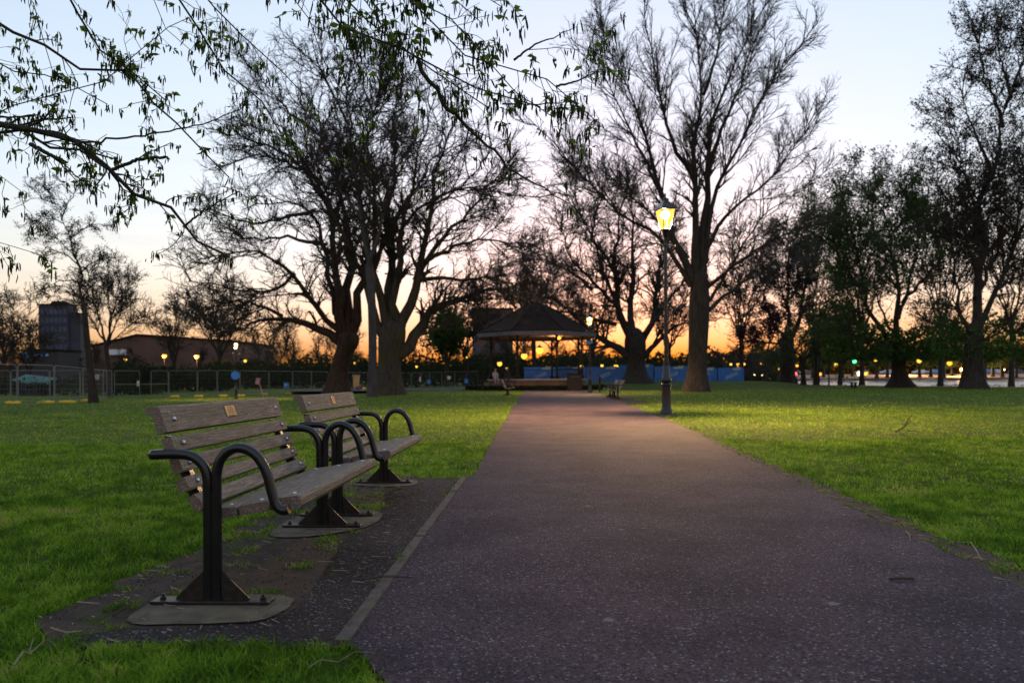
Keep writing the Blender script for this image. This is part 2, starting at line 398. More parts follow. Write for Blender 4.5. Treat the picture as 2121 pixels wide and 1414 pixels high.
so.rotation_euler = sd.to_track_quat('Z', 'Y').to_euler()
cam = bpy.data.cameras.new('camera'); co = bpy.data.objects.new('camera', cam); COL.objects.link(co); sc.camera = co
cam.sensor_width = 36; cam.lens = F / 2121 * 36; cam.shift_y = (CY - 707) / 2121; cam.clip_end = 4000; cam.clip_start = .05
co.matrix_world = Matrix(((CT, ST, 0, 0), (0, 0, -1, 0), (-ST, CT, 0, CAMZ), (0, 0, 0, 1)))
cam.dof.use_dof = True; cam.dof.focus_distance = 4.6; cam.dof.aperture_fstop = 2.8
sc.view_settings.view_transform = 'Standard'; sc.view_settings.look = 'None'; sc.view_settings.gamma = 1
sc.view_settings.exposure = 3.1
sc.cycles.max_bounces = 5; sc.cycles.diffuse_bounces = 2; sc.cycles.transparent_max_bounces = 8
sc.cycles.use_denoising = True
sc.cycles.sample_clamp_indirect = 4.0

# ------------------------------------------------------------------ ground sheets
def ground():
    rings = np.concatenate([[0.0], np.geomspace(.6, 1500, 150)])
    A = 260; an = np.linspace(0, 2 * PI, A, endpoint=False)
    V = [(0, 0, float(hgt(0, 0)))]
    R, T = np.meshgrid(rings[1:], an, indexing='ij')
    X = (R * np.sin(T)).ravel(); Y = (R * np.cos(T)).ravel(); Z = hgt(X, Y)
    V = np.vstack([np.array(V), np.stack([X, Y, Z], 1)])
    n = len(rings) - 1
    i, j = np.meshgrid(np.arange(n - 1), np.arange(A), indexing='ij'); i = i.ravel(); j = j.ravel(); k = (j + 1) % A
    Q = np.stack([1 + i * A + j, 1 + (i + 1) * A + j, 1 + (i + 1) * A + k, 1 + i * A + k], 1)[:, ::-1]
    jj = np.arange(A); T3 = np.stack([np.zeros(A, int), 1 + jj, 1 + (jj + 1) % A], 1)[:, ::-1]
    o = link_mesh('lawn', np_mesh('lawn', V, [Q, T3]), M['lawn'], None, True)
    tag(o, kind='structure')
ground()

def jitter_poly(pts, amp, step, seed, closed=True):
    r = random.Random(seed); out = []
    n = len(pts)
    for i in range(n if closed else n - 1):
        a = np.array(pts[i][:2], float); b = np.array(pts[(i + 1) % n][:2], float)
        L = np.linalg.norm(b - a); k = max(1, int(L / step))
        nrm = np.array([-(b - a)[1], (b - a)[0]]) / max(L, 1e-6)
        for q in range(k):
            w = amp * min(1, L) if q else amp * .3
            out.append(tuple(a + (b - a) * q / k + nrm * r.uniform(-w, w)))
    if not closed: out.append(tuple(pts[-1][:2]))
    return out
def chaikin(pts, it=2):
    for _ in range(it):
        q = []
        for a, b in zip(pts, pts[1:] + pts[:1]): q += [(a[0] * .8 + b[0] * .2, a[1] * .8 + b[1] * .2), (a[0] * .2 + b[0] * .8, a[1] * .2 + b[1] * .8)]
        pts = q
    return pts
def sheet(name, poly, z, mat, thick=0.0, **k):
    mb = MB()
    if thick: mb.prism(poly, z - thick, z, 'xy')
    else: mb.add([(x, y, z) for x, y in poly], [tuple(range(len(poly)))])
    o = mb.build(name, mat)
    if o.data.polygons[0].normal.z < 0 and not thick: o.data.flip_normals()
    return tag(o, **k)
g2 = lambda L: [tuple(G(*p)[:2]) for p in L]
left_edge = [(0.02, -3.0), (-.38, 1.2)] + g2([(800, 1414), (735, 1345)]) + g2([(708, 1338), (962, 991)]) + g2([(984, 984), (1014, 925), (1042, 880), (1060, 848), (1078, 820), (1088, 809.5)])
right_edge = g2([(1222, 809.5), (1250, 818), (1300, 838), (1370, 866), (1440, 897), (1560, 956), (1700, 1021), (1870, 1104), (2121, 1219), (2500, 1392)]) + [(2.25, 1.2), (2.1, -3.0)]
def dens(pts, step0):
    return jitter_poly(pts, .018, step0, 5, False)
path_poly = dens(left_edge, .22) + dens(right_edge, .22)
sheet('path', path_poly, .008, M['path'], kind='structure')
cross = g2([(600, 811), (840, 808.5), (960, 808.2), (1088, 809.3), (1222, 809.3), (1340, 804.5), (1500, 801)]) + g2([(1500, 797.5), (1330, 800.5), (1222, 803), (960, 803.5), (840, 804.5), (600, 806)])
sheet('cross_path', [(x, y) for x, y in cross], .012, M['apron'], kind='structure')
apron_px = [(955, 991), (862, 990), (800, 1004), (790, 1050), (770, 1092), (705, 1125), (672, 1180), (640, 1235), (590, 1272), (430, 1299), (260, 1303), (165, 1318), (160, 1328), (300, 1332), (480, 1331), (640, 1338), (700, 1335)]
apron_poly = jitter_poly(g2(apron_px), .03, .12, 11)
sheet('bench_apron', apron_poly, .004, M['apron'], kind='structure')
soil_px = [(870, 984), (740, 982), (650, 1024), (560, 1062), (440, 1128), (330, 1172), (170, 1240), (70, 1290), (100, 1338), (300, 1336), (480, 1336), (700, 1342), (700, 1300), (500, 1200), (700, 1100)]
soil_poly = jitter_poly(g2(soil_px[:12]), .09, .10, 12)
sheet('soil', soil_poly, .0015, M['soil'], kind='structure')
re = np.array(right_edge[2:])
verge_o = [(x + .05 + .20 * max(0, 1 - y / 16) , y + .02) for x, y in re]
verge_poly = jitter_poly([tuple(p) for p in re], .02, .15, 14, False) + jitter_poly(verge_o[::-1], .06, .15, 15, False)
sheet('soil_verge', verge_poly, .005, M['soil'], kind='structure')
k0, k1 = G(706, 1336), G(961, 990.5)
kd = (k1 - k0); kn = np.array([-kd[1], kd[0], 0]) / np.linalg.norm(kd[:2])
mb = MB()
nseg = 5
for i in range(nseg):
    a = k0 + kd * (i / nseg) + kd * .002; b = k0 + kd * ((i + 1) / nseg) - kd * .002
    wv = .028
    q = [a + kn * wv, b + kn * wv, b - kn * wv, a - kn * wv]
    z0 = .019 + random.uniform(-.003, .003)
    mb.add([(p[0], p[1], 0) for p in q] + [(p[0], p[1], z0) for p in q], [(4, 5, 6, 7)[::-1], (0, 1, 5, 4), (1, 2, 6, 5), (2, 3, 7, 6), (3, 0, 4, 7)])
tag(mb.build('kerb', M['edging']), kind='structure')
pads = [[(240, 1298), (330, 1240), (560, 1232), (612, 1242), (600, 1262), (545, 1290), (420, 1296)],
        [(548, 1113), (600, 1075), (700, 1050), (800, 1062), (775, 1090), (690, 1108), (610, 1116)],
        [(720, 1005), (770, 994), (868, 995), (862, 1007), (790, 1010)]]
for i, pd in enumerate(pads):
    sheet('concrete_pad', jitter_poly(chaikin(g2(pd)), .012, .05, 20 + i), .010, M['concrete'], kind='structure')
lamp_patch = g2([(1325, 862), (1375, 852), (1405, 860), (1370, 868)])
sheet('lamp_paving', jitter_poly(lamp_patch, .05, .3, 30), .006, M['apron'], kind='structure')
far_patch = g2([(1235, 822), (1285, 818), (1345, 834), (1300, 838)])
sheet('far_bench_paving', jitter_poly(far_patch, .05, .3, 31), .005, M['apron'], kind='structure')
# pond
wp = [(x, y - 1) for x, y in SHORE] + [(400, 30), (400, 186), (24, 186)]
sheet('pond_water', wp, -.2, M['water'], kind='structure')
mb = MB(); mb.box((200, 186.2, .08), (360, .5, .75)); tag(mb.build('pond_wall', M['concrete']), kind='structure')

# ------------------------------------------------------------------ grass
def inside(poly, X, Y):
    poly = np.array(poly); c = np.zeros(len(X), bool); n = len(poly); j = n - 1
    for i in range(n):
        xi, yi = poly[i]; xj, yj = poly[j]
        cond = ((yi > Y) != (yj > Y))
        with np.errstate(divide='ignore', invalid='ignore'):
            xx = (xj - xi) * (Y - yi) / (yj - yi + 1e-12) + xi
        c ^= cond & (X < xx); j = i
    return c
_nt = rng.random((64, 64))
def vnoise(x, y):
    xi = np.floor(x).astype(int); yi = np.floor(y).astype(int); fx = x - xi; fy = y - yi
    fx = fx * fx * (3 - 2 * fx); fy = fy * fy * (3 - 2 * fy)
    a = _nt[xi % 64, yi % 64]; b = _nt[(xi + 1) % 64, yi % 64]; c = _nt[xi % 64, (yi + 1) % 64]; d = _nt[(xi + 1) % 64, (yi + 1) % 64]
    return (a * (1 - fx) + b * fx) * (1 - fy) + (c * (1 - fx) + d * fx) * fy
def set_rnd(me, vals):
    at = me.attributes.new('rnd', 'FLOAT', 'POINT'); at.data.foreach_set('value', np.asarray(vals, np.float32))
def grass():
    Vs, Qs, Ts, Rn = [], [], [], []; base = 0
    for (d0, d1, n, hs, ws) in ((1.9, 3.6, 115000, 1.0, 1.0), (3.6, 6.5, 135000, 1.0, 1.25), (6.5, 12, 135000, 1.05, 1.9), (12, 24, 80000, 1.1, 3.4), (24, 60, 60000, 1.2, 7.5)):
        Y = np.sqrt(rng.uniform(d0 ** 2, d1 ** 2, n)); X = Y * rng.uniform(-.95, 1.0, n)
        keep = ~inside(path_poly, X, Y)
        keep &= ~inside(cross, X, Y)
        if d0 < 10:
            ia = inside(apron_poly, X, Y); so_ = inside(soil_poly, X, Y) & ~ia
            nz = vnoise(X * 7, Y * 7)
            keep &= ~ia | (nz > .93)
            keep &= ~so_ | (nz > .66)
            for pd in pads: keep &= ~inside(g2(pd), X, Y)
        iv = inside(verge_poly, X, Y); keep &= ~iv | (vnoise(X * 9, Y * 9) > .7)
        keep &= ~((X > 24) & (Y > shore_y(X) - .5))
        nz2 = vnoise(X * 2.1 + 9, Y * 1.7 + 4) * .3 + vnoise(X * 5.3, Y * 4.4) * .35 + vnoise(X * 15, Y * 12 + 5) * .35
        keep &= rng.random(n) < np.clip(-.05 + 1.75 * nz2, .06, 1)
        X, Y, nz2 = X[keep], Y[keep], nz2[keep]; n = len(X)
        Z = hgt(X, Y)
        h = rng.uniform(.018, .044, n) * (.30 + .75 * nz2 + .75 * vnoise(X * 13, Y * 13)) * hs
        # taller tufts along the tarmac edges and round the posts
        wd = rng.uniform(.0018, .0036, n) * ws
        a = rng.uniform(0, 2 * PI, n); lean = rng.uniform(.3, 1.5, n) * h; la = rng.uniform(0, 2 * PI, n)
        dx, dy = np.cos(a) * wd, np.sin(a) * wd; lx, ly = np.cos(la) * lean, np.sin(la) * lean
        p0 = np.stack([X - dx, Y - dy, Z - .004], 1); p1 = np.stack([X + dx, Y + dy, Z - .004], 1)
        tip = np.stack([X + lx, Y + ly, Z + h], 1)
        rn = np.clip(rng.normal(.42, .2, n) + (vnoise(X * .9, Y * .9) - .5) * .35 + (vnoise(X * 3.1 + 7, Y * 2.3) - .5) * .45 + (vnoise(X * 11 + 3, Y * 9) - .5) * .7, 0, 1)
        if ws < 3:
            m0 = np.stack([X - dx * .75 + lx * .3, Y - dy * .75 + ly * .3, Z + h * .6], 1); m1 = np.stack([X + dx * .75 + lx * .3, Y + dy * .75 + ly * .3, Z + h * .6], 1)
            V = np.stack([p0, p1, m1, m0, tip], 1).reshape(-1, 3); i = base + np.arange(n) * 5
            Qs.append(np.stack([i, i + 1, i + 2, i + 3], 1)); Ts.append(np.stack([i + 3, i + 2, i + 4], 1)); Rn.append(np.repeat(rn, 5)); base += 5 * n
        else:
            V = np.stack([p0, p1, tip], 1).reshape(-1, 3); i = base + np.arange(n) * 3
            Ts.append(np.stack([i, i + 1, i + 2], 1)); Rn.append(np.repeat(rn, 3)); base += 3 * n
        Vs.append(V)
    me = np_mesh('grass', np.vstack(Vs), [np.vstack(Qs), np.vstack(Ts)])
    set_rnd(me, np.concatenate(Rn))
    tag(link_mesh('grass', me, M['grass']), 'short green grass covering the lawns on both sides of the path', 'grass', kind='stuff')
grass()

def quads_at(Pc, size, rnd=None, flat=False):
    n = len(Pc); s = np.asarray(size)[:, None] if hasattr(size, '__len__') else size
    a = rng.normal(size=(n, 3)); a /= np.linalg.norm(a, axis=1, keepdims=True)
    b = rng.normal(size=(n, 3)); b -= a * (a * b).sum(1, keepdims=True); b /= np.linalg.norm(b, axis=1, keepdims=True)
    if flat: a[:, 2] *= .2; b[:, 2] *= .2
    V = np.stack([Pc - a * s, Pc - b * s * .55, Pc + a * s, Pc + b * s * .55], 1).reshape(-1, 3)
    Q = (np.arange(n) * 4)[:, None] + np.arange(4)[None]
    return V, Q
def leaf_obj(name, Pc, size, mat, parent, mean=.5):
    V, Q = quads_at(Pc, size); me = np_mesh(name, V, [Q]); set_rnd(me, np.repeat(np.clip(rng.normal(mean, .28, len(Pc)), 0, 1), 4))
    return link_mesh(name, me, mat, parent)

# litter: dry stalks and crumbs on the soil and tarmac
def litter():
    n = 900; Y = np.sqrt(rng.uniform(2.2 ** 2, 9 ** 2, n * 9)); X = Y * rng.uniform(-.7, .75, n * 9)
    k = inside(soil_poly, X, Y) | inside(apron_poly, X, Y) & (rng.random(len(X)) < .3) | inside(verge_poly, X, Y) | (inside(path_poly, X, Y) & (rng.random(len(X)) < .05))
    X, Y = X[k][:n], Y[k][:n]; n = len(X)
    L = rng.uniform(.006, .05, n) * (rng.random(n) ** 1.5 + .25); a = rng.uniform(0, PI, n); wv = rng.uniform(.0008, .0022, n)
    ux, uy = np.cos(a), np.sin(a); z = .012 + rng.uniform(0, .006, n)
    V = np.stack([np.stack([X - ux * L - uy * wv, Y - uy * L + ux * wv, z], 1), np.stack([X - ux * L + uy * wv, Y - uy * L - ux * wv, z + .002], 1),
                  np.stack([X + ux * L + uy * wv, Y + uy * L - ux * wv, z + .003], 1), np.stack([X + ux * L - uy * wv, Y + uy * L + ux * wv, z], 1)], 1).reshape(-1, 3)
    tag(link_mesh('leaf_litter', np_mesh('leaf_litter', V, [(np.arange(n) * 4)[:, None] + np.arange(4)[None]]), M['litter']), 'dry stalks and crumbs scattered over the soil and tarmac by the benches', 'litter', kind='stuff')
    n = 3200; Y = np.sqrt(rng.uniform(2.2 ** 2, 9 ** 2, n * 8)); X = Y * rng.uniform(-.72, .75, n * 8)
    k = (inside(soil_poly, X, Y) & ~inside(apron_poly, X, Y)) | inside(verge_poly, X, Y) | (inside(apron_poly, X, Y) & (rng.random(len(X)) < .10))
    for pd in pads: k &= ~inside(g2(pd), X, Y)
    X, Y = X[k][:n], Y[k][:n]
    V, Q = quads_at(np.stack([X, Y, .010 + rng.uniform(0, .012, len(X))], 1), rng.uniform(.002, .008, len(X)))
    me = np_mesh('soil_crumbs', V, [Q])
    tag(link_mesh('soil_crumbs', me, M['soil']), 'dark crumbs of earth and leaf mould on the bare soil', 'soil', kind='stuff')
    # daisies in the right lawn
    n = 420; Y = np.sqrt(rng.uniform(9 ** 2, 34 ** 2, n)); X = Y * rng.uniform(.25, .72, n)
    k = ~inside(path_poly, X, Y) & (vnoise(X * .35, Y * .35) > .42); X, Y = X[k], Y[k]
    V, Q = quads_at(np.stack([X, Y, hgt(X, Y) + .05], 1), np.full(len(X), .013) * (1 + Y / 40), flat=True)
    tag(link_mesh('daisies', np_mesh('daisies', V, [Q]), M['flower']), 'small white daisies dotted over the lawn right of the path', 'flowers', kind='stuff')
    # moss films on the apron
    n = 3500; cx = np.concatenate([rng.normal(0, 1, n // 2)] * 2)[:n]
    c1, c2 = G(800, 1030), G(640, 1165)
    pts = []
    for c, sx, sy in ((c1, .13, .35), (c2, .16, .22)):
        q = np.stack([rng.normal(c[0], sx, n), rng.normal(c[1], sy, n)], 1); q = q[vnoise(q[:, 0] * 16, q[:, 1] * 16) > .5]; pts.append(q)
    q = np.vstack(pts); q = q[inside(apron_poly, q[:, 0], q[:, 1])]
    V, Q = quads_at(np.column_stack([q, np.full(len(q), .006)]), np.full(len(q), .007), flat=True)
    me = np_mesh('moss', V, [Q]); set_rnd(me, rng.random(len(V)))
    tag(link_mesh('moss', me, M['moss']), 'olive moss growing on the dark tarmac under the benches', 'moss', kind='stuff')
litter()

def twig_thing(pts, r, label, mat='deadtwig', side=None):
    mb = MB(); mb.tube(pts, [r, r * .95, r * .8, r * .35][:len(pts)] if len(pts) <= 4 else list(np.linspace(r, r * .3, len(pts))), 6)
    for s in side or []: mb.tube(s, [r * .6, r * .3], 5)
    tag(mb.build('twig', M[mat]), label, 'twig')
def gp(px, py, z): q = G(px, py); return (q[0], q[1], z)
twig_thing([gp(742, 1208, .02), gp(790, 1206, .03), gp(835, 1205, .026), gp(868, 1203, .016)], .004, 'long dark twig lying across the timber edging')
twig_thing([gp(1842, 1206, .018), gp(1865, 1205, .02), gp(1893, 1204, .016)], .007, 'short black stick lying on the tarmac at right')
twig_thing([gp(1876, 1106, .02), gp(1880, 1112, .03), gp(1884, 1118, .03), gp(1886, 1126, .018)], .003, 'pale curled stalk at the right edge of the path', 'litter')
twig_thing([gp(2010, 1132, .03), gp(2020, 1148, .035), gp(2034, 1168, .02)], .003, 'pale bent stalk on the soil verge near the right frame edge', 'litter')
twig_thing([gp(640, 1399, .03), gp(665, 1392, .045), gp(700, 1388, .03), gp(735, 1372, .04), gp(776, 1361, .018)], .0022, 'pale thin twig on the grass in the bottom foreground', 'litter')
twig_thing([gp(28, 1402, .04), gp(48, 1384, .06), gp(62, 1380, .045), gp(92, 1354, .05)], .0032, 'grey forked twig in the grass at bottom left', 'litter', [[gp(60, 1380, .05), gp(70, 1358, .07)]])
twig_thing([gp(236, 1282, .02), gp(255, 1276, .03), gp(268, 1262, .025)], .006, 'knobbly brown twig beside the front concrete pad')
twig_thing([gp(105, 1312, .025), gp(140, 1320, .02), gp(170, 1316, .02)], .004, 'curled pale stalk on the bare soil left of the pad', 'litter')
b0 = G(1885, 898)
twig_thing([(b0[0] - .25, b0[1], .03), (b0[0] - .1, b0[1], .12), (b0[0] - .02, b0[1] + .02, .24), (b0[0] + .03, b0[1], .32)], .012, 'fallen branch standing up from the lawn on the right', 'deadtwig',
           [[(b0[0] - .1, b0[1], .12), (b0[0] + .12, b0[1], .30)], [(b0[0] - .05, b0[1], .05), (b0[0] + .2, b0[1] + .1, .04)]])

# ------------------------------------------------------------------ benches
def smooth_path(pts, it=2):
    pts = [Vector(p) for p in pts]
    for _ in range(it):
        q = [pts[0]]
        for a, b in zip(pts, pts[1:]): q += [a.lerp(b, .25), a.lerp(b, .75)]
        q.append(pts[-1]); pts = q
    return pts
SH = .855
def slat_poly(p0, p1, th, back=True):
    """cross-section quad from (u,z) p0 to p1, thickness th behind"""
    p0, p1 = Vector(p0), Vector(p1); t = (p1 - p0).normalized(); n = Vector((-t.y, t.x))
    if back and n.x > 0: n = -n
    c = .006
    return [p0 + t * c, p1 - t * c, p1 + n * c, p1 + n * (th - c), p1 + n * th - t * c, p0 + n * th + t * c, p0 + n * (th - c), p0 + n * c]
def plaque_text(parent, o, ux, uy, rows, seed):
    r = random.Random(seed); mb = MB()
    for (v, a, b, hh) in rows:
        x = a
        while x < b:
            wv = r.uniform(.0030, .0048); kind = r.randrange(4)
            c = o + ux * (x + wv / 2) + uy * v
            def bar(cx, cy, w_, h_):
                q = c + ux * cx + uy * cy; nn = ux.cross(uy).normalized() * .0016
                vs = [q + ux * sx * w_ / 2 + uy * sy * h_ / 2 + nn for sx, sy in ((-1, -1), (1, -1), (1, 1), (-1, 1))]
                mb.add(vs, [(0, 1, 2, 3)])
            bar(-wv / 2 + .0005, 0, .0015, hh)
            if kind in (0, 1): bar(wv / 2 - .0005, 0, .0015, hh)
            if kind in (1, 2): bar(0, hh * .4, wv, .0017)
            if kind in (0, 2, 3): bar(0, -hh * .4 if kind == 3 else 0, wv, .0012)
            x += wv + .0016
    return mb.build('lettering', M['engraving'], parent)
BACK = [((-.281, .872), (-.240, .764), .046), ((-.228, .742), (-.205, .672), .046), ((-.196, .650), (-.173, .580), .046), ((-.164, .560), (-.136, .500), .046), ((-.122, .482), (-.070, .424), .046)]
SEAT = [((-.055, .408), (.075, .424), .046), ((.087, .427), (.222, .450), .046), ((.248, .460), (.374, .478), .064)]
def make_bench(kind):
    b = empty('park_bench')
    y0, y1 = -SH + .075, SH - .075
    for i, (p0, p1, th) in enumerate(BACK):
        mb = MB(); poly = slat_poly(p0, p1, th)
        if i == 0:
            poly = [(-.277, .874), (-.240, .764), (-.284, .749), (-.296, .80), (-.312, .838), (-.338, .842), (-.346, .858), (-.336, .872), (-.312, .880), (-.288, .880)]
        mb.prism(poly, y0 + .006 * ((i * 7) % 3), y1 - .006 * ((i * 5) % 3))
        s = mb.build('back_slat', M['wood'], b)
    for i, (p0, p1, th) in enumerate(SEAT):
        mb = MB(); p0v, p1v = Vector(p0), Vector(p1); t = (p1v - p0v).normalized(); n = Vector((t.y, -t.x)); c = .008 if i < 2 else .018
        poly = [p0v + t * .006, p1v - t * c, p1v - t * c * .3 + n * c * .3, p1v + n * c, p1v + n * (th - c), p1v + n * th - t * c, p0v + n * th, p0v + n * .006]
        mb.prism(poly, y0 - (.0 if i < 2 else .01), y1 + .01)
        mb.build('seat_slat', M['wood'], b)
    for yy in (y0 + .10, y1 - .10):
        mb = MB()
        mb.prism([(-.292, .74), (-.255, .735), (-.125, .47), (-.105, .405), (.33, .424), (.33, .405), (-.06, .375), (-.15, .40), (-.19, .49)], yy - .02, yy + .02)
        mb.build('support_strap', M['black_metal'], b)
    # bolts
    for (p0, p1, th) in BACK + SEAT:
        for yy in (y0 + .10, y1 - .10):
            c = (Vector(p0) + Vector(p1)) / 2; t = (Vector(p1) - Vector(p0)).normalized(); n = Vector((-t.y, t.x))
            seat = (p0, p1, th) in SEAT
            if not seat and n.x < 0: n = -n
            if seat and n.y < 0: n = -n
            mb = MB(); q = Vector((c.x, yy, c.y)); nn = Vector((n.x, 0, n.y)); off = .004 if not seat else -.001
            mb.tube([q + nn * (off - .006), q + nn * (off + .002), q + nn * (off + .006), q + nn * (off + .008)], [.0125, .0125, .009, .003], 10)
            mb.build('bolt', M['bolt'], b, True)
    # end frames
    for yy in (-SH, SH):
        fr = MB()
        r = .0225
        arm = smooth_path([(-.270, yy, .668), (-.150, yy, .672), (-.085, yy, .662), (-.035, yy, .62), (-.019, yy, .56), (-.019, yy, .50), (-.019, yy, .46)], 3)
        arm = [Vector((-.262, yy + (.06 if yy < 0 else -.06), .664))] + [Vector((-.266, yy + (.03 if yy < 0 else -.03), .666))] + arm
        fr.tube(arm, r, 14)
        hoop = smooth_path([(.019, yy, .46), (.019, yy, .52), (.020, yy, .60), (.045, yy, .665), (.11, yy, .705), (.19, yy, .680), (.245, yy, .60), (.268, yy, .50), (.285, yy, .440), (.315, yy, .418), (.345, yy, .425)], 3)
        fr.tube(hoop, r, 14)
        fo = fr.build('arm_frame', M['black_metal'], b, auto=50)
        po = MB(); po.tube([(-.017, yy, .02), (-.017, yy, .50)], .0245, 14); po.tube([(.017, yy, .02), (.017, yy, .50)], .0245, 14)
        po.box((0, yy, .25), (.034, .030, .46))
        po.build('post', M['black_metal'], b, auto=50)
        for s in (-1, 1):
            gs = MB(); gs.prism([(s * .038, .026), (s * .165, .026), (s * .165, .031), (s * .038, .155)], yy - .005, yy + .005)
            gs.build('gusset', M['worn_metal'], b)
        pl = MB(); pl.box((0, yy, .0195), (.53, .085, .012), None, .002); pb = pl.build('base_plate', M['worn_metal'], b)
        for s in (-1, 1):
            nb = MB(); nb.lathe([(.014, .0257), (.014, .036), (.007, .037), (.007, .046), (.004, .048)], 6, (s * .225, yy, 0)); nb.build('nut', M['worn_metal'], pb)
    # plaque on the top slat
    t = (Vector((BACK[0][1][0], 0, BACK[0][1][1])) - Vector((-.277, 0, .874))).normalized(); up = -t; nrm = Vector((0, 1, 0)).cross(up).normalized()
    if nrm.x < 0: nrm = -nrm
    ctr = Vector((-.277, 0, .874)).lerp(Vector((-.240, 0, .764)), .43) + nrm * .0035 + Vector((0, -.03 if kind == 0 else .0, 0))
    W, H = ((.125, .060) if kind == 0 else (.085, .066))
    mb = MB(); R = Matrix((tuple(nrm), (0, 1, 0), tuple(up))).transposed()
    mb.box(ctr, (.005, W, H), R, .001); pq = mb.build('plaque', M['brass'] if kind == 0 else M['brass_dark'], b)
    ux = Vector((0, 1, 0)); o = ctr + nrm * .0011
    if kind == 0:
        rows = [(.020, -.030, .030, .0075)] + [(.020 - .0115 * k, -.046, .046, .0065) for k in range(1, 5)]
        bd = [(0, .0275, .117, .0012), (0, -.0275, .117, .0012), (-.0585, 0, .0012, .054), (.0585, 0, .0012, .054)]
    else:
        rows = [(.018, -.022, .022, .010), (.002, -.024, .024, .009), (-.014, -.022, .022, .010)]
        bd = [(0, .030, .078, .002), (0, -.030, .078, .002), (-.039, 0, .002, .06), (.039, 0, .002, .06)]
    plaque_text(pq, o, ux, up, rows, 3 + kind)
    return b
M['brass_dark'] = simple('dull_brass_plate', (.30, .19, .08), .4, .25, 60, metal=.5)
brz = -math.atan(.034)
bench1 = make_bench(0); bench2 = make_bench(1)
pa, pb_ = G(442, 1251), G(668, 1093)
c1 = (pa + pb_) / 2; dr = (pb_ - pa); ang = -math.atan2(dr[0], dr[1])
bench1.location = (c1[0], c1[1], 0); bench1.rotation_euler = (0, 0, ang)
tag(bench1, 'nearest weathered wooden bench with bright brass plaque and black tubular arms', 'bench', 'wooden benches beside the path')
pa, pb_ = G(696, 1072), G(797, 1000)
c2 = (pa + pb_) / 2; dr = pb_ - pa; bench2.location = (c2[0], c2[1], 0); bench2.rotation_euler = (0, 0, -math.atan2(dr[0], dr[1]))
tag(bench2, 'second wooden bench behind the nearest one, with a small dull plaque', 'bench', 'wooden benches beside the path')
for px, d, rz, lab in ((1051, 44.0, -.03, 'far wooden bench on the left grass edge in front of the bandstand'),
                       (1276, 35.2, PI - .05, 'nearer of the two far benches facing the path beside the second lamp post'),
                       (1266, 37.8, PI - .05, 'farther of the two far benches right of the path by the second lamp post')):
    c = copy_tree(bench2); q = base_at(px, d); c.location = tuple(q); c.rotation_euler = (0, 0, rz)
    tag(c, lab, 'bench', 'wooden benches beside the path')

# ------------------------------------------------------------------ lamp posts
def make_lamp():
    L = empty('lamp_post')
    mb = MB(); mb.lathe([(.165, 0), (.165, .10), (.150, .125), (.135, .14), (.128, .17), (.126, .76), (.145, .78), (.145, .81), (.110, .85), (.118, .87), (.140, .90), (.142, .95), (.120, .985), (.108, 1.02), (.086, 1.33), (.082, 1.34)], 12)
    mb.build('base', M['black_metal'], L, auto=40)
    mb = MB(); mb.lathe([(.088, 1.34), (.095, 1.35), (.095, 1.385), (.07, 1.395)], 14); mb.build('collar', M['worn_metal'], L, auto=40)
    mb = MB(); mb.lathe([(.057, 1.39), (.054, 1.6), (.050, 3.0), (.043, 4.55), (.062, 4.57), (.062, 4.60), (.043, 4.62), (.040, 4.80), (.055, 4.84), (.07, 4.90), (.085, 4.95), (.10, 5.00), (.105, 5.02)], 12)
    mb.build('column', M['black_metal'], L, auto=40)
    mb = MB(); mb.tube([(-.30, 0, 4.585), (.30, 0, 4.585)], .014, 8)
    for s in (-1, 1): mb.lathe([(.003, -.025), (.02, 0), (.003, .025)], 8, (s * .30, 0, 4.585))
    mb.build('ladder_bar', M['black_metal'], L, auto=40)
    # four sided tapering lantern
    z0, z1, a, c = 5.03, 5.56, .098, .195
    fr = MB()
    for k in range(4):
        w0 = PI / 4 + k * PI / 2; w1 = w0 + PI / 2; s = math.sqrt(2)
        A0 = (a * s * math.cos(w0), a * s * math.sin(w0), z0); A1 = (c * s * math.cos(w0), c * s * math.sin(w0), z1)
        B0 = (a * s * math.cos(w1), a * s * math.sin(w1), z0); B1 = (c * s * math.cos(w1), c * s * math.sin(w1), z1)
        fr.tube([A0, A1], .012, 6); fr.tube([A0, B0], .012, 6); fr.tube([A1, B1], .015, 6)
    fr.build('lantern_frame', M['black_metal'], L)
    for k in range(4):
        w0 = PI / 4 + k * PI / 2; w1 = w0 + PI / 2; s = math.sqrt(2) * .985
        mb = MB(); mb.add([(a * s * math.cos(w0), a * s * math.sin(w0), z0), (a * s * math.cos(w1), a * s * math.sin(w1), z0), (c * s * math.cos(w1), c * s * math.sin(w1), z1), (c * s * math.cos(w0), c * s * math.sin(w0), z1)], [(0, 1, 2, 3)])
        mb.build('lantern_pane', M['pane'], L)
    mb = MB(); s = math.sqrt(2)
    mb.lathe([(.22 * s, 5.57), (.22 * s, 5.59), (.14 * s, 5.70), (.09 * s, 5.78), (.07 * s, 5.79), (.07 * s, 5.83), (.085 * s, 5.85), (.03, 5.89), (.02, 5.95), (.032, 5.98), (.004, 6.03)], 4, rot=PI / 4)
    mb.build('lantern_roof', M['black_metal'], L)
    mb = MB(); mb.lathe([(.02, 5.32), (.09, 5.34), (.125, 5.42), (.10, 5.50), (.03, 5.54)], 12); mb.build('bulb', M['glow_core'], L, True)
    return L
def spot(loc, power, col=(1, .57, .25)):
    l = bpy.data.lights.new('lantern_downlight', 'SPOT'); l.energy = power; l.color = col; l.shadow_soft_size = .08
    l.spot_size = math.radians(154); l.spot_blend = .55
    o = bpy.data.objects.new('lantern_downlight', l); COL.objects.link(o); o.location = loc; return o
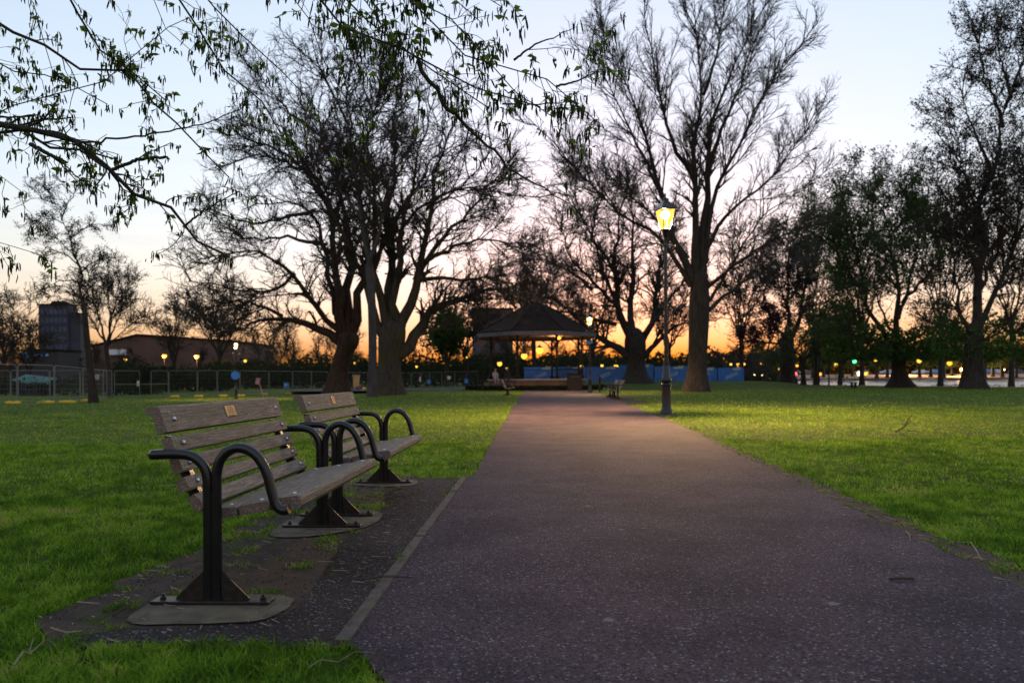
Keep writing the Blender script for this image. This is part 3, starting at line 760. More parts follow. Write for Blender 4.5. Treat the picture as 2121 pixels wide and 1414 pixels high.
def point(name, loc, power, r=.08, col=(1, .60, .20)):
    l = bpy.data.lights.new(name, 'POINT'); l.energy = power; l.color = col; l.shadow_soft_size = r
    o = bpy.data.objects.new(name, l); COL.objects.link(o); o.location = loc; return o
lamp1 = make_lamp(); q = base_at(1380, 20.4); lamp1.location = tuple(q); lamp1.rotation_euler = (0, 0, .3)
tag(lamp1, 'tall black lamp post with a glowing lantern at the right edge of the path', 'lamp post', 'Victorian style lamp posts')
spot((q[0], q[1], q[2] + 5.28), 2050); point('lamp_light', (q[0], q[1], q[2] + 5.27), 330, .08, (1, .57, .25))
lamp2 = copy_tree(lamp1); q = base_at(1222, 50.0); lamp2.location = tuple(q); lamp2.scale = (.9, .9, .9)
tag(lamp2, 'lit lamp post beside the right corner of the bandstand', 'lamp post', 'Victorian style lamp posts')
spot((q[0], q[1], q[2] + 4.74), 800); point('lamp_light', (q[0], q[1], q[2] + 4.74), 80)
mb = MB(); mb.box((0, -.12, 0), (.36, .02, .14)); sg = mb.build('street_sign', M['bluesign']); sg.location = (q[0], q[1], 3.35)
tag(sg, 'small blue finger sign fixed to the lamp post by the bandstand', 'sign')
lamp3 = copy_tree(lamp1); q = base_at(489, 47.0); lamp3.location = tuple(q); lamp3.scale = (.66, .66, .63)
tag(lamp3, 'short lit lamp post in front of the metal fence left of the big trees', 'lamp post', 'Victorian style lamp posts')
spot((q[0], q[1], q[2] + 3.32), 500)
mb = MB(); mb.lathe([(.02, -.005), (.27, -.005), (.27, .005), (.02, .005)], 20); sg = mb.build('round_sign', M['bluesign']); sg.rotation_euler = (PI / 2, 0, 0); sg.location = (q[0], q[1] - .14, 1.28)
tag(sg, 'round blue sign on the lamp post in front of the metal fence', 'sign')

# ------------------------------------------------------------------ trees
def resample(pts, K, jit=0.0):
    pts = np.asarray(pts, float)
    for _ in range(2):
        q = [pts[0]]
        for a, b in zip(pts[:-1], pts[1:]): q += [a * .75 + b * .25, a * .25 + b * .75]
        q.append(pts[-1]); pts = np.array(q)
    s = np.concatenate([[0], np.cumsum(np.linalg.norm(np.diff(pts, axis=0), axis=1))])
    t = np.linspace(0, s[-1], K)
    out = np.stack([np.interp(t, s, pts[:, i]) for i in range(pts.shape[1])], 1)
    if jit:
        nz = rng.normal(size=(K, 3)) * jit * s[-1] / K; nz[0] = 0; nz[-1] = 0; out[:, :3] += nz
    return out
def tubes(Pa, Ra, sides):
    Nn, K, _ = Pa.shape
    T = np.empty_like(Pa); T[:, 1:-1] = Pa[:, 2:] - Pa[:, :-2]; T[:, 0] = Pa[:, 1] - Pa[:, 0]; T[:, -1] = Pa[:, -1] - Pa[:, -2]
    T /= np.linalg.norm(T, axis=2, keepdims=True) + 1e-9
    ref = np.zeros((Nn, 1, 3)); m = T.mean(1); ref[np.arange(Nn), 0, np.argmin(np.abs(m), axis=1)] = 1
    A = ref - T * (ref * T).sum(2, keepdims=True); A /= np.linalg.norm(A, axis=2, keepdims=True) + 1e-9; B = np.cross(T, A)
    w = 2 * PI * np.arange(sides) / sides
    V = Pa[:, :, None] + (A[:, :, None] * np.cos(w)[None, None, :, None] + B[:, :, None] * np.sin(w)[None, None, :, None]) * Ra[:, :, None, None]
    V = V.reshape(-1, 3)
    n, i, j = np.meshgrid(np.arange(Nn), np.arange(K - 1), np.arange(sides), indexing='ij'); n, i, j = n.ravel(), i.ravel(), j.ravel()
    b = n * K * sides; j2 = (j + 1) % sides
    Q = np.stack([b + i * sides + j, b + i * sides + j2, b + (i + 1) * sides + j2, b + (i + 1) * sides + j], 1)
    return V, Q
def spawn(Pa, Ra, n, tlo, thi, L, ang, up, K, wig, ratio=.5, rmin=.006, tip=.4, flat=1.0, lenpow=1.0, taper_t=.55, tpow=1.0):
    Nn, K0, _ = Pa.shape
    ln = np.linalg.norm(np.diff(Pa, axis=1), axis=2).sum(1)
    p = ln ** lenpow; p /= p.sum()
    idx = rng.choice(Nn, n, p=p); t = tlo + (thi - tlo) * rng.random(n) ** tpow
    u = t * (K0 - 1); i0 = np.minimum(u.astype(int), K0 - 2); f = (u - i0)[:, None]
    st = Pa[idx, i0] * (1 - f) + Pa[idx, i0 + 1] * f
    pr = Ra[idx, i0] * (1 - f[:, 0]) + Ra[idx, i0 + 1] * f[:, 0]
    tg = Pa[idx, i0 + 1] - Pa[idx, i0]; tg /= np.linalg.norm(tg, axis=1, keepdims=True) + 1e-9
    rv = rng.normal(size=(n, 3)); rv[:, 2] *= flat
    pv = rv - tg * (rv * tg).sum(1, keepdims=True); pv /= np.linalg.norm(pv, axis=1, keepdims=True) + 1e-9
    a = np.radians(rng.uniform(ang[0], ang[1], n))[:, None]
    d = tg * np.cos(a) + pv * np.sin(a)
    LL = rng.uniform(L[0], L[1], n) * (1 - taper_t * t)
    P_ = np.empty((n, K, 3)); P_[:, 0] = st
    stp = (LL / (K - 1))[:, None]
    for k in range(1, K):
        d = d + rng.normal(size=(n, 3)) * wig + np.array([0, 0, up])
        d /= np.linalg.norm(d, axis=1, keepdims=True)
        P_[:, k] = P_[:, k - 1] + d * stp
    r0 = np.maximum(pr * ratio, rmin)
    R_ = r0[:, None] * np.linspace(1, tip, K)[None]
    R_ = np.maximum(R_, rmin * .6)
    return P_, R_
def limbs_px(specs, d, K=14, depth=4.0, jit=.12):
    """specs: list of (points[(px,py)..], w0px, w1px); every limb gets its own depth spread"""
    out, rad = [], []
    for k, (pts, w0, w1) in enumerate(specs):
        dd = depth * ((-1) ** k) * random.uniform(.25, 1.0)
        n = len(pts); P3 = []
        for i, (px, py) in enumerate(pts):
            P3.append(P(px, py, d + dd * (i / max(1, n - 1)) ** 1.2 if n > 1 else d))
        out.append(resample(P3, K, jit)); tq = np.linspace(0, 1, K); rad.append((w1 * .75 + (w0 * .92 - w1) * (1 - tq) ** 1.75) / 2 * d / F)
    return np.array(out), np.array(rad)
def trunk_mesh(pts, ws, d, sides=20, flare=True):
    """pts px polyline base->crotch, ws widths px; with root flare and uneven bark"""
    Z = [P(px, py, d) for px, py in pts]; zb = hgt(Z[0][0], d)
    Z[0][2] = float(zb) - .15
    rs = resample(np.column_stack([np.array(Z), np.array(ws) / 2 * d / F]), 18)
    mb = MB(); vs = []; K = len(rs); ph = [random.uniform(0, 6.28) for _ in range(4)]
    for i, (x, y, z, r) in enumerate(rs):
        for j in range(sides):
            w_ = 2 * PI * j / sides
            fl = max(0, 1 - i / 4.0) if flare else 0
            rr = r * (1 + .07 * math.sin(3 * w_ + ph[0] + i * .1) + .05 * math.sin(5 * w_ + ph[1]) + fl * .22 * (.5 + .5 * math.sin(5 * w_ + ph[2])))
            vs.append((x + rr * math.cos(w_), y + rr * math.sin(w_), z))
    fs = [(i * sides + j, i * sides + (j + 1) % sides, (i + 1) * sides + (j + 1) % sides, (i + 1) * sides + j) for i in range(K - 1) for j in range(sides)]
    x, y, z, r = rs[-1]; t_ = rs[-1][:3] - rs[-3][:3]; t_ /= np.linalg.norm(t_)
    for q_, (a_, b_) in enumerate(((.35, .8), (.6, .45), (.7, .08))):
        for j in range(sides):
            w_ = 2 * PI * j / sides; vs.append((x + t_[0] * r * a_ + r * b_ * math.cos(w_), y + t_[1] * r * a_ + r * b_ * math.sin(w_), z + t_[2] * r * a_))
        i = K - 1 + q_; fs += [(i * sides + j, i * sides + (j + 1) % sides, (i + 1) * sides + (j + 1) % sides, (i + 1) * sides + j) for j in range(sides)]
    return mb.add(vs, fs)
def join_np(parts):
    Vs, Qs, b = [], [], 0
    for V, Q in parts: Vs.append(V); Qs.append(Q + b); b += len(V)
    return np.vstack(Vs), np.vstack(Qs)
def tree(name, label, group, trunk_pts, trunk_w, limbs, d, n1, n2, n3, n4, bark, twig, cat='tree', depth=4.0, L=(5, 2.6, 1.3, .7), up=(.06, .05, .03, .02),
         ang=((25, 60), (25, 60), (25, 65), (20, 60)), wig=.13, leaf=None, leaf_n=0, leaf_s=.1, rm=(.05, .028, .017, .011), tw_sides=3, jit=.12, leafz=None):
    rm = tuple(r * f for r, f in zip(rm, (.9, .95, 1.0, 1.05))); n3 = int(n3 * .8); n4 = int(n4 * .6)
    root = empty(name, tuple(base_at(trunk_pts[0][0], d)), label=label, cat=cat, group=group)
    Wi = root.location.copy()
    def child(o): o.parent = root; o.matrix_parent_inverse = Matrix.Translation(-Wi); return o
    tm = trunk_mesh(trunk_pts, trunk_w, d)
    P0, R0 = limbs_px(limbs, d, 14, depth, jit)
    V, Q = tubes(P0, R0, 10)
    tm.add(V, [tuple(int(c) for c in q) for q in Q])
    child(tm.build('trunk', bark, None, True))
    P1, R1 = spawn(P0, R0, int(n1 * 1.3), .25, 1, (L[0] * .55, L[0]), ang[0], up[0], 8, wig, .42, rm[0], .3)
    P2, R2 = spawn(np.concatenate([P1, resample_arr(P0, 8)]), np.concatenate([R1, rs_arr(R0, 8)]), n2, .2, 1, (L[1] * .5, L[1]), ang[1], up[1], 6, wig * 1.2, .5, rm[1], .3)
    P3, R3 = spawn(P2, R2, n3, .15, 1, (L[2] * .5, L[2]), ang[2], up[2], 4, wig * 1.4, .6, rm[2], .5)
    parts = [tubes(P1, R1, 6), tubes(P2, R2, 4), tubes(P3, R3, tw_sides)]
    P4 = P3
    if n4:
        P4, R4 = spawn(P3, R3, n4, .15, 1, (L[3] * .5, L[3]), ang[3], up[3], 3, wig * 1.4, .7, rm[3], .7)
        parts.append(tubes(P4, R4, 3))
    V, Q = join_np(parts)
    child(link_mesh('crown', np_mesh('crown', V, [Q]), twig, None, True))
    if leaf_n:
        Pl = P4.reshape(-1, 3); k = rng.integers(0, len(Pl), leaf_n); pc = Pl[k] + rng.normal(size=(leaf_n, 3)) * leaf_s * 1.6
        child(leaf_obj('leaves', pc, rng.uniform(.6, 1.3, len(pc)) * leaf_s, leaf, None))
    return root
def resample_arr(Pa, K):
    k0 = Pa.shape[1]; t = np.linspace(0, k0 - 1, K); i = np.minimum(t.astype(int), k0 - 2); f = (t - i)[None, :, None]
    return Pa[:, i] * (1 - f) + Pa[:, i + 1] * f
def rs_arr(Ra, K):
    k0 = Ra.shape[1]; t = np.linspace(0, k0 - 1, K); i = np.minimum(t.astype(int), k0 - 2); f = (t - i)[None, :]
    return Ra[:, i] * (1 - f) + Ra[:, i + 1] * f
def zz(L, ox, oy, s): return [(ox + x / s, oy + y / s) for x, y in L]
A = lambda *L: zz(L, 360, 100, 1.911)
Bz = lambda *L: zz(L, 1080, 0, 1.683)
Cz = lambda *L: zz(L, 1500, 280, 2.525)
Dz = lambda *L: zz(L, 0, 360, 2.8275)
Ez = lambda *L: zz(L, 0, 0, 2.525)
Fz = lambda *L: zz(L, 700, 0, 2.5257)
GT = 'bare and budding park trees'

# right hand one of the big pair
tree('plane_tree', 'big bare tree with thick dark trunk, right of the pale slim trunk', GT,
     A((850, 1372), (852, 1290), (855, 1210), (865, 1150), (868, 1110)), [72, 47, 47, 58, 54],
     [(A((885, 1215), (960, 1135), (1010, 1035), (1130, 990), (1290, 945), (1450, 930)), 34, 4),
      (A((880, 1160), (945, 1000), (975, 850), (1010, 640), (1060, 430), (1110, 290), (1130, 190)), 30, 3),
      (A((955, 920), (1060, 740), (1170, 650), (1280, 500), (1360, 410)), 16, 3),
      (A((872, 1150), (890, 900), (900, 700), (960, 480), (990, 330), (1040, 180)), 26, 3),
      (A((862, 1150), (868, 880), (862, 640), (860, 400), (880, 200), (890, 60)), 28, 3),
      (A((845, 1150), (810, 960), (780, 820), (800, 640), (780, 400), (760, 240)), 26, 3),
      (A((790, 880), (830, 740), (950, 560), (1070, 390)), 14, 3),
      (A((830, 1140), (760, 950), (690, 780), (620, 620), (540, 440), (430, 330)), 24, 3),
      (A((960, 925), (1050, 905), (1140, 915), (1290, 905), (1390, 960)), 13, 3),
      (A((985, 850), (1060, 800), (1160, 760), (1320, 760), (1420, 800)), 12, 3),
      (A((1000, 640), (1080, 560), (1230, 550), (1400, 600)), 9, 3),
      (A((900, 700), (960, 640), (1080, 600), (1190, 500), (1260, 380)), 9, 3),
      (A((900, 1180), (1000, 1120), (1120, 1090), (1260, 1060)), 12, 3)], 47, 160, 1300, 7600, 10500, M['bark'], M['twig'], depth=5, wig=.16)
tree('plane_tree', 'big bare leaning tree with reddish brown trunk, left of the pale slim trunk', GT,
     A((640, 1362), (650, 1290), (665, 1220), (690, 1170), (690, 1140)), [64, 38, 36, 44, 42],
     [(A((690, 1190), (560, 1105), (430, 1060), (330, 1085), (240, 1120), (160, 1130)), 26, 4),
      (A((670, 1160), (560, 1030), (480, 890), (380, 825), (250, 790), (90, 840)), 18, 3),
      (A((680, 1160), (620, 950), (600, 780), (560, 640), (450, 590), (270, 640)), 20, 3),
      (A((680, 1140), (640, 900), (640, 720), (580, 540), (490, 400), (400, 320), (240, 270)), 26, 3),
      (A((690, 1120), (690, 850), (680, 650), (640, 480), (560, 330), (470, 200)), 26, 3),
      (A((700, 1140), (745, 960), (770, 800), (740, 600), (700, 400), (690, 180), (700, 40)), 24, 3),
      (A((640, 700), (520, 470), (350, 420), (180, 470)), 14, 3),
      (A((590, 540), (430, 410), (280, 350), (140, 330)), 12, 3),
      (A((560, 640), (420, 680), (300, 700), (120, 620)), 11, 3),
      (A((480, 890), (420, 960), (280, 960), (60, 920)), 10, 3),
      (A((600, 780), (470, 740), (320, 760), (150, 720)), 11, 3),
      (A((430, 1060), (330, 1010), (220, 1000), (100, 1040)), 10, 3),
      (A((560, 330), (460, 260), (360, 140), (300, 70)), 9, 2),
      (A((690, 300), (620, 160), (560, 40)), 8, 2)], 56, 160, 1400, 8000, 10500, M['bark_red'], M['twig'], depth=6, wig=.17, L=(6, 3, 1.6, .8), rm=(.055, .032, .019, .012))
tree('slim_tree', 'slim pale grey trunk standing in front of the two big bare trees', GT,
     A((787, 1378), (787, 1280), (788, 1160), (785, 1000), (772, 860)), [24, 17, 16, 17, 15],
     [(A((785, 980), (770, 800), (738, 640), (715, 480), (702, 330), (690, 150), (700, 60)), 15, 2),
      (A((775, 880), (800, 760), (850, 560), (860, 330), (900, 150)), 11, 2),
      (A((745, 680), (660, 560), (600, 380), (560, 250)), 8, 2),
      (A((715, 480), (760, 380), (800, 240), (830, 90)), 7, 2)], 43, 50, 420, 2200, 3000, M['bark_pale'], M['twig'], depth=4)
# tall vase-shaped tree behind the lamp post
tree('beech_tree', 'tall bare tree with fan of upright limbs directly behind the lamp post', GT,
     Bz((612, 1368), (614, 1300), (618, 1180), (622, 1060), (622, 960)), [58, 38, 39, 43, 32],
     [(Bz((600, 980), (545, 850), (515, 760), (470, 640), (430, 480), (385, 340), (340, 230), (285, 130), (270, 60)), 20, 2),
      (Bz((610, 950), (605, 700), (600, 500), (635, 330), (615, 150), (560, 10)), 22, 2),
      (Bz((630, 950), (650, 650), (650, 450), (700, 350), (760, 180), (830, 60), (890, -60)), 22, 2),
      (Bz((640, 920), (665, 700), (720, 560), (790, 440), (870, 280), (960, 180), (1035, 75)), 15, 2),
      (Bz((640, 880), (710, 740), (830, 660), (900, 590), (980, 470), (1030, 420)), 12, 2),
      (Bz((650, 1000), (720, 940), (820, 870), (940, 800), (1080, 775)), 11, 2),
      (Bz((655, 1080), (740, 1000), (860, 940), (1010, 910)), 11, 2),
      (Bz((590, 1000), (500, 830), (430, 790), (340, 760), (230, 620), (100, 490), (10, 400)), 12, 2),
      (Bz((580, 900), (450, 740), (300, 610), (180, 520)), 10, 2),
      (Bz((600, 620), (540, 540), (490, 380), (470, 250), (430, 80), (430, -60)), 12, 2),
      (Bz((650, 600), (690, 450), (760, 320), (800, 160), (900, -20)), 12, 2),
      (Bz((470, 640), (400, 500), (330, 350), (250, 200)), 9, 2),
      (Bz((635, 330), (680, 200), (700, 60), (720, -80)), 9, 2),
      (Bz((655, 1050), (760, 870), (850, 740), (930, 690), (1010, 630)), 9, 2)], 51, 190, 1700, 8500, 15000, M['bark_dark'], M['twig'],
     depth=5, L=(5.5, 2.6, 1.3, .8), up=(.08, .06, .04, .02), ang=((18, 45), (20, 50), (20, 50), (20, 50)), wig=.08, rm=(.045, .025, .015, .010), jit=.06)
tree('plane_tree', 'wide bare tree with a squat dark trunk, right of the bandstand', GT,
     Bz((405, 1345), (403, 1290), (400, 1240), (398, 1200), (395, 1160)), [70, 38, 36, 46, 34],
     [(Bz((400, 1262), (335, 1212), (250, 1165), (150, 1060), (60, 1010)), 24, 3),
      (Bz((385, 1215), (345, 1100), (330, 980), (325, 860), (350, 750), (370, 640)), 22, 3),
      (Bz((400, 1200), (380, 1050), (395, 880), (380, 740), (400, 600)), 20, 3),
      (Bz((385, 1170), (320, 1050), (250, 980), (170, 900), (120, 760)), 14, 3),
      (Bz((410, 1210), (470, 1100), (470, 950), (520, 800), (540, 660)), 18, 3),
      (Bz((408, 1262), (485, 1178), (560, 1120), (640, 1110)), 18, 3),
      (Bz((345, 1080), (270, 920), (240, 790), (300, 620)), 11, 3),
      (Bz((330, 960), (260, 840), (200, 740), (160, 600)), 9, 2),
      (Bz((250, 1010), (150, 930), (60, 900), (-60, 920)), 9, 2),
      (Bz((330, 1130), (200, 1090), (80, 1080), (-40, 1040)), 10, 2),
      (Bz((430, 1160), (520, 1040), (600, 940), (640, 820)), 11, 2)], 80, 120, 1200, 7000, 7000, M['bark_dark'], M['twig'], depth=8, L=(7, 3.6, 2, 1.1), rm=(.07, .042, .026, .017), wig=.17)
# young tree at the far left
tree('young_tree', 'slender young tree with twiggy open crown, in front of the fence at left', GT,
     Dz((547, 1328), (540, 1230), (520, 1080), (508, 940), (495, 800)), [20, 14, 12, 11, 9],
     [(Dz((500, 860), (488, 720), (455, 530), (400, 370), (350, 230), (300, 110), (240, 70)), 9, 1),
      (Dz((360, 270), (400, 170), (450, 90), (530, 30)), 4, 1),
      (Dz((410, 385), (470, 330), (560, 290), (670, 300)), 4, 1),
      (Dz((455, 530), (400, 480), (330, 450), (200, 400)), 4, 1),
      (Dz((480, 650), (400, 620), (300, 640), (170, 720)), 4, 1),
      (Dz((470, 580), (540, 520), (620, 490), (700, 490)), 4, 1),
      (Dz((490, 760), (420, 740), (330, 720), (220, 700)), 3, 1),
      (Dz((488, 720), (560, 620), (660, 600), (760, 600)), 4, 1),
      (Dz((370, 290), (300, 260), (220, 270), (150, 290)), 3, 1),
      (Dz((330, 180), (260, 150), (190, 140), (140, 170)), 3, 1),
      (Dz((440, 500), (360, 400), (280, 330), (180, 350)), 3, 1)], 38, 60, 420, 2600, 0, M['bark_dark'], M['twig'],
     depth=2.2, L=(1.5, .9, .5, .3), up=(.02, .0, .0, 0), ang=((30, 70), (30, 70), (30, 70), (30, 60)), rm=(.024, .014, .010, .008), wig=.2, leaf=M['budleaf'], leaf_n=4200, leaf_s=.045)
tree('spindly_tree', 'many stemmed bare tree just behind the slender young tree at left', GT,
     Dz((640, 1215), (640, 1150), (630, 1080), (622, 1020), (620, 980)), [12, 9, 8, 9, 8],
     [(Dz((620, 1000), (600, 900), (560, 780), (530, 620), (540, 540)), 6, 1),
      (Dz((625, 1000), (650, 880), (640, 760), (620, 620), (640, 560)), 6, 1),
      (Dz((630, 1000), (690, 860), (740, 720), (760, 620)), 5, 1),
      (Dz((630, 1010), (720, 920), (800, 850), (860, 830)), 4, 1),
      (Dz((618, 990), (560, 900), (500, 800), (470, 700)), 5, 1),
      (Dz((640, 960), (660, 800), (700, 680), (690, 580)), 5, 1)], 54, 70, 600, 3200, 0, M['bark_dark'], M['twig'],
     depth=3, L=(3, 1.7, .9, .5), up=(.08, .06, .03, 0), rm=(.035, .022, .016, .01), wig=.14)

# right hand leafing trees
t5 = tree('chestnut_tree', 'leafing tree with flared dark trunk and dense low green skirt beside the pond', 'leafing trees by the pond',
     Cz((928, 1316), (918, 1250), (910, 1170), (908, 1120), (906, 1090)), [58, 27, 25, 28, 26],
     [(Cz((905, 1120), (905, 900), (900, 760), (860, 520), (840, 350), (825, 200)), 16, 2),
      (Cz((895, 1120), (790, 990), (725, 780), (680, 560), (640, 400), (600, 260)), 13, 2),
      (Cz((910, 960), (960, 800), (1010, 620), (1020, 420), (980, 250)), 10, 2),
      (Cz((900, 1110), (760, 1060), (640, 1040), (520, 1010)), 9, 2),
      (Cz((915, 1110), (1020, 1040), (1120, 1000), (1240, 1000)), 10, 2),
      (Cz((740, 830), (640, 700), (560, 560), (480, 420)), 8, 2),
      (Cz((880, 620), (780, 500), (740, 350), (720, 220)), 7, 2),
      (Cz((930, 880), (1080, 720), (1160, 560), (1140, 380)), 9, 2),
      (Cz((690, 600), (600, 520), (520, 470), (440, 440)), 6, 2),
      (Cz((900, 1060), (820, 920), (780, 800), (800, 620)), 8, 2),
      (Cz((860, 520), (920, 420), (930, 300), (900, 190)), 6, 2)], 66, 120, 800, 3600, 0, M['bark_dark'], M['twig'], depth=5,
     L=(6.8, 3.4, 1.7, .7), rm=(.05, .03, .02, .015), wig=.16, leaf=M['leaf'], leaf_n=24000, leaf_s=.115)
t6 = tree('lime_tree', 'tallest leafing tree with near black trunk at the right edge', 'leafing trees by the pond',
     Cz((1297, 1330), (1297, 1240), (1300, 1150), (1305, 1080), (1310, 1000)), [56, 38, 36, 34, 30],
     [(Cz((1308, 1060), (1310, 800), (1340, 500), (1400, 200), (1500, -200), (1580, -520)), 24, 3),
      (Cz((1300, 1090), (1230, 900), (1200, 700), (1190, 500), (1160, 350)), 13, 2),
      (Cz((1315, 1060), (1420, 850), (1500, 600), (1560, 300), (1640, 0)), 16, 2),
      (Cz((1340, 500), (1280, 300), (1240, 120), (1200, -60)), 10, 2),
      (Cz((1400, 200), (1330, 20), (1260, -150), (1230, -300)), 10, 2),
      (Cz((1460, -40), (1400, -250), (1330, -400), (1330, -560)), 10, 2),
      (Cz((1300, 1100), (1200, 1040), (1120, 1030)), 9, 2),
      (Cz((1310, 1100), (1430, 1030), (1540, 1020)), 9, 2),
      (Cz((1310, 850), (1420, 640), (1460, 420), (1440, 200)), 11, 2),
      (Cz((1320, 700), (1260, 560), (1250, 400), (1300, 230)), 9, 2),
      (Cz((1500, -200), (1440, -420), (1420, -600)), 8, 2),
      (Cz((1500, 600), (1600, 420), (1700, 100)), 11, 2),
      (Cz((1520, -260), (1600, -480), (1700, -560)), 9, 2)], 56, 150, 1200, 5000, 0, M['bark_dark'], M['twig'], depth=5,
     L=(6.4, 3.2, 1.5, .7), rm=(.05, .03, .02, .015), wig=.15, leaf=M['budleaf'], leaf_n=26000, leaf_s=.09)
tree('ivy_tree', 'broad ivy clad trunk with forked bare limbs behind the small umbrella tree', 'leafing trees by the pond',
     Cz((328, 1296), (328, 1240), (325, 1160), (325, 1100), (330, 1040)), [38, 29, 30, 28, 24],
     [(Cz((335, 1080), (400, 960), (425, 800), (430, 640), (425, 500), (440, 380)), 13, 2),
      (Cz((330, 1070), (332, 900), (330, 740), (340, 600), (320, 480)), 11, 2),
      (Cz((320, 1080), (240, 950), (205, 800), (190, 640), (210, 520)), 9, 2),
      (Cz((320, 1100), (230, 1080), (120, 1080), (60, 1100)), 7, 2),
      (Cz((425, 780), (490, 650), (540, 540), (520, 430)), 7, 2),
      (Cz((330, 900), (280, 780), (270, 640), (260, 520)), 6, 2)], 100, 80, 700, 4200, 0, M['bark_dark'], M['twig'], depth=6,
     L=(6, 3.6, 2.2, 1), rm=(.08, .05, .035, .02), wig=.16, leaf=M['budleaf'], leaf_n=4500, leaf_s=.14)
tree('umbrella_tree', 'small dark tree with a spreading umbrella of crooked branches on the lawn', 'leafing trees by the pond',
     Cz((414, 1310), (413, 1260), (410, 1210), (412, 1180), (415, 1165)), [13, 9, 9, 11, 10],
     [(Cz((412, 1185), (440, 1150), (520, 1140), (545, 1110)), 6, 2),
      (Cz((410, 1185), (380, 1130), (330, 1110), (270, 1120)), 6, 2),
      (Cz((412, 1180), (400, 1110), (420, 1060), (440, 1010)), 5, 2),
      (Cz((415, 1180), (460, 1110), (480, 1060), (540, 1030)), 5, 2),
      (Cz((408, 1185), (350, 1160), (290, 1170), (240, 1150)), 4, 2)], 76, 40, 240, 900, 0, M['bark_dark'], M['twig'], depth=3,
     L=(2.6, 1.5, .9, .5), up=(.02, 0, 0, 0), rm=(.04, .03, .022, .02), wig=.2, leaf=M['leaf'], leaf_n=1500, leaf_s=.12)
tree('cherry_tree', 'purple leaved tree left of the ivy clad trunk', 'leafing trees by the pond',
     Cz((215, 1290), (215, 1230), (218, 1180), (220, 1150), (225, 1120)), [9, 8, 7, 7, 6],
     [(Cz((222, 1140), (240, 1060), (230, 980), (240, 900)), 5, 2), (Cz((222, 1140), (290, 1080), (330, 1010), (360, 960)), 5, 2),
      (Cz((222, 1150), (170, 1080), (130, 1030)), 4, 2), (Cz((225, 1120), (260, 1040), (300, 960), (420, 930)), 4, 2)], 92, 40, 240, 900, 0, M['bark_dark'], M['twig'], depth=4,
     L=(3.2, 1.8, 1, .5), rm=(.05, .035, .025, .02), leaf=M['purple'], leaf_n=4200, leaf_s=.14)
for px, lab in ((1696, 'left one of two thin young trees at the water edge'), (1717, 'right one of two thin young trees at the water edge')):
    tree('sapling', lab, 'leafing trees by the pond', [(px, 797.5), (px, 770), (px + 2, 745), (px + 2, 730), (px + 3, 715)], [3, 2.4, 2.2, 2, 2],
         [([(px + 2, 735), (px + 4, 700), (px - 2, 665)], 2, .6), ([(px + 2, 745), (px + 12, 715), (px + 18, 680)], 1.5, .6), ([(px + 2, 740), (px - 10, 715), (px - 14, 690)], 1.5, .6)],
         76, 24, 120, 500, 0, M['bark_dark'], M['twig'], depth=2, L=(1.6, .9, .6, .4), rm=(.03, .022, .018, .015), leaf=M['leaf'], leaf_n=300, leaf_s=.1)
# bare trees behind the bandstand and the paired trees
def back_tree(name, label, px, d, top_py, spread, n=(50, 420, 2200), leaf=None, leaf_n=0, tw=9, group='bare trees behind the bandstand and fences', leaf_s=.2, bark='bark_dark'):
    b = base_at(px, d); k = d / F
    by = 783 - .0058 * (px - CX) + (1 - b[2]) / k
    H = by - top_py
    lim = []
    for q in range(7):
        t = (q - 3) / 3 + random.uniform(-.12, .12)
        lim.append(([(px, by - H * .26), (px + t * spread * .35, by - H * .5), (px + t * spread * .75, by - H * .72 + abs(t) * H * .06), (px + t * spread + random.uniform(-5, 5), by - H * (.97 - .3 * abs(t)))], tw * .6, 1.2))
    return tree(name, label, group, [(px, by), (px, by - H * .08), (px + 1, by - H * .17), (px, by - H * .25), (px, by - H * .3)], [tw * 1.5, tw, tw, tw, tw * .9], lim, d, n[0], n[1], n[2], 0, M[bark], M['twig'],
                depth=4, L=(H * k * .30, H * k * .17, H * k * .1, .5), rm=(.05 * d / 80, .034 * d / 80, .026 * d / 80, .02), wig=.15, leaf=leaf, leaf_n=leaf_n, leaf_s=leaf_s)
back_tree('bare_tree', 'brown twiggy tree rising right behind the bandstand roof', 1105, 92, 480, 95, (60, 520, 3600))
back_tree('bare_tree', 'bare tree filling the gap between bandstand and the paired trees', 965, 98, 575, 80)
back_tree('bare_tree', 'bare tree with rounded twiggy crown at the extreme left edge', 8, 70, 590, 85)
back_tree('bare_tree', 'low bare tree left of the tower block', 60, 84, 655, 62, (40, 300, 1500), M['budleaf'], 300)
back_tree('bare_tree', 'broad bare tree above the warehouse roof left of the leaning trunk', 455, 82, 560, 95, (60, 520, 3200))
back_tree('bare_tree', 'thin bare tree over the middle of the warehouse', 360, 96, 610, 46, (36, 260, 1200))
back_tree('bare_tree', 'bare tree between the wide squat tree and the tall beech', 1385, 100, 560, 70)
back_tree('bare_tree', 'bare tree behind the blue hoarding right of the tall beech', 1535, 112, 470, 72, (50, 400, 1900), M['budleaf'], 1500)
back_tree('bare_tree', 'bare tree seen over the bandstand eaves on the right', 1228, 104, 560, 72)
back_tree('evergreen_tree', 'dark evergreen left of the bandstand', 925, 96, 640, 40, (50, 300, 900), M['leaf'], 4500, leaf_s=.22)
back_tree('leafing_tree', 'brown leaved tree between the two big trunks at far right', 1948, 84, 325, 110, (60, 400, 1700), M['budleaf'], 6000, leaf_s=.13, group='leafing trees by the pond')
back_tree('leafing_tree', 'low green tree over the water left of the flared trunk', 1740, 92, 590, 60, (50, 320, 1400), M['leaf'], 5000, leaf_s=.17, group='leafing trees by the pond')

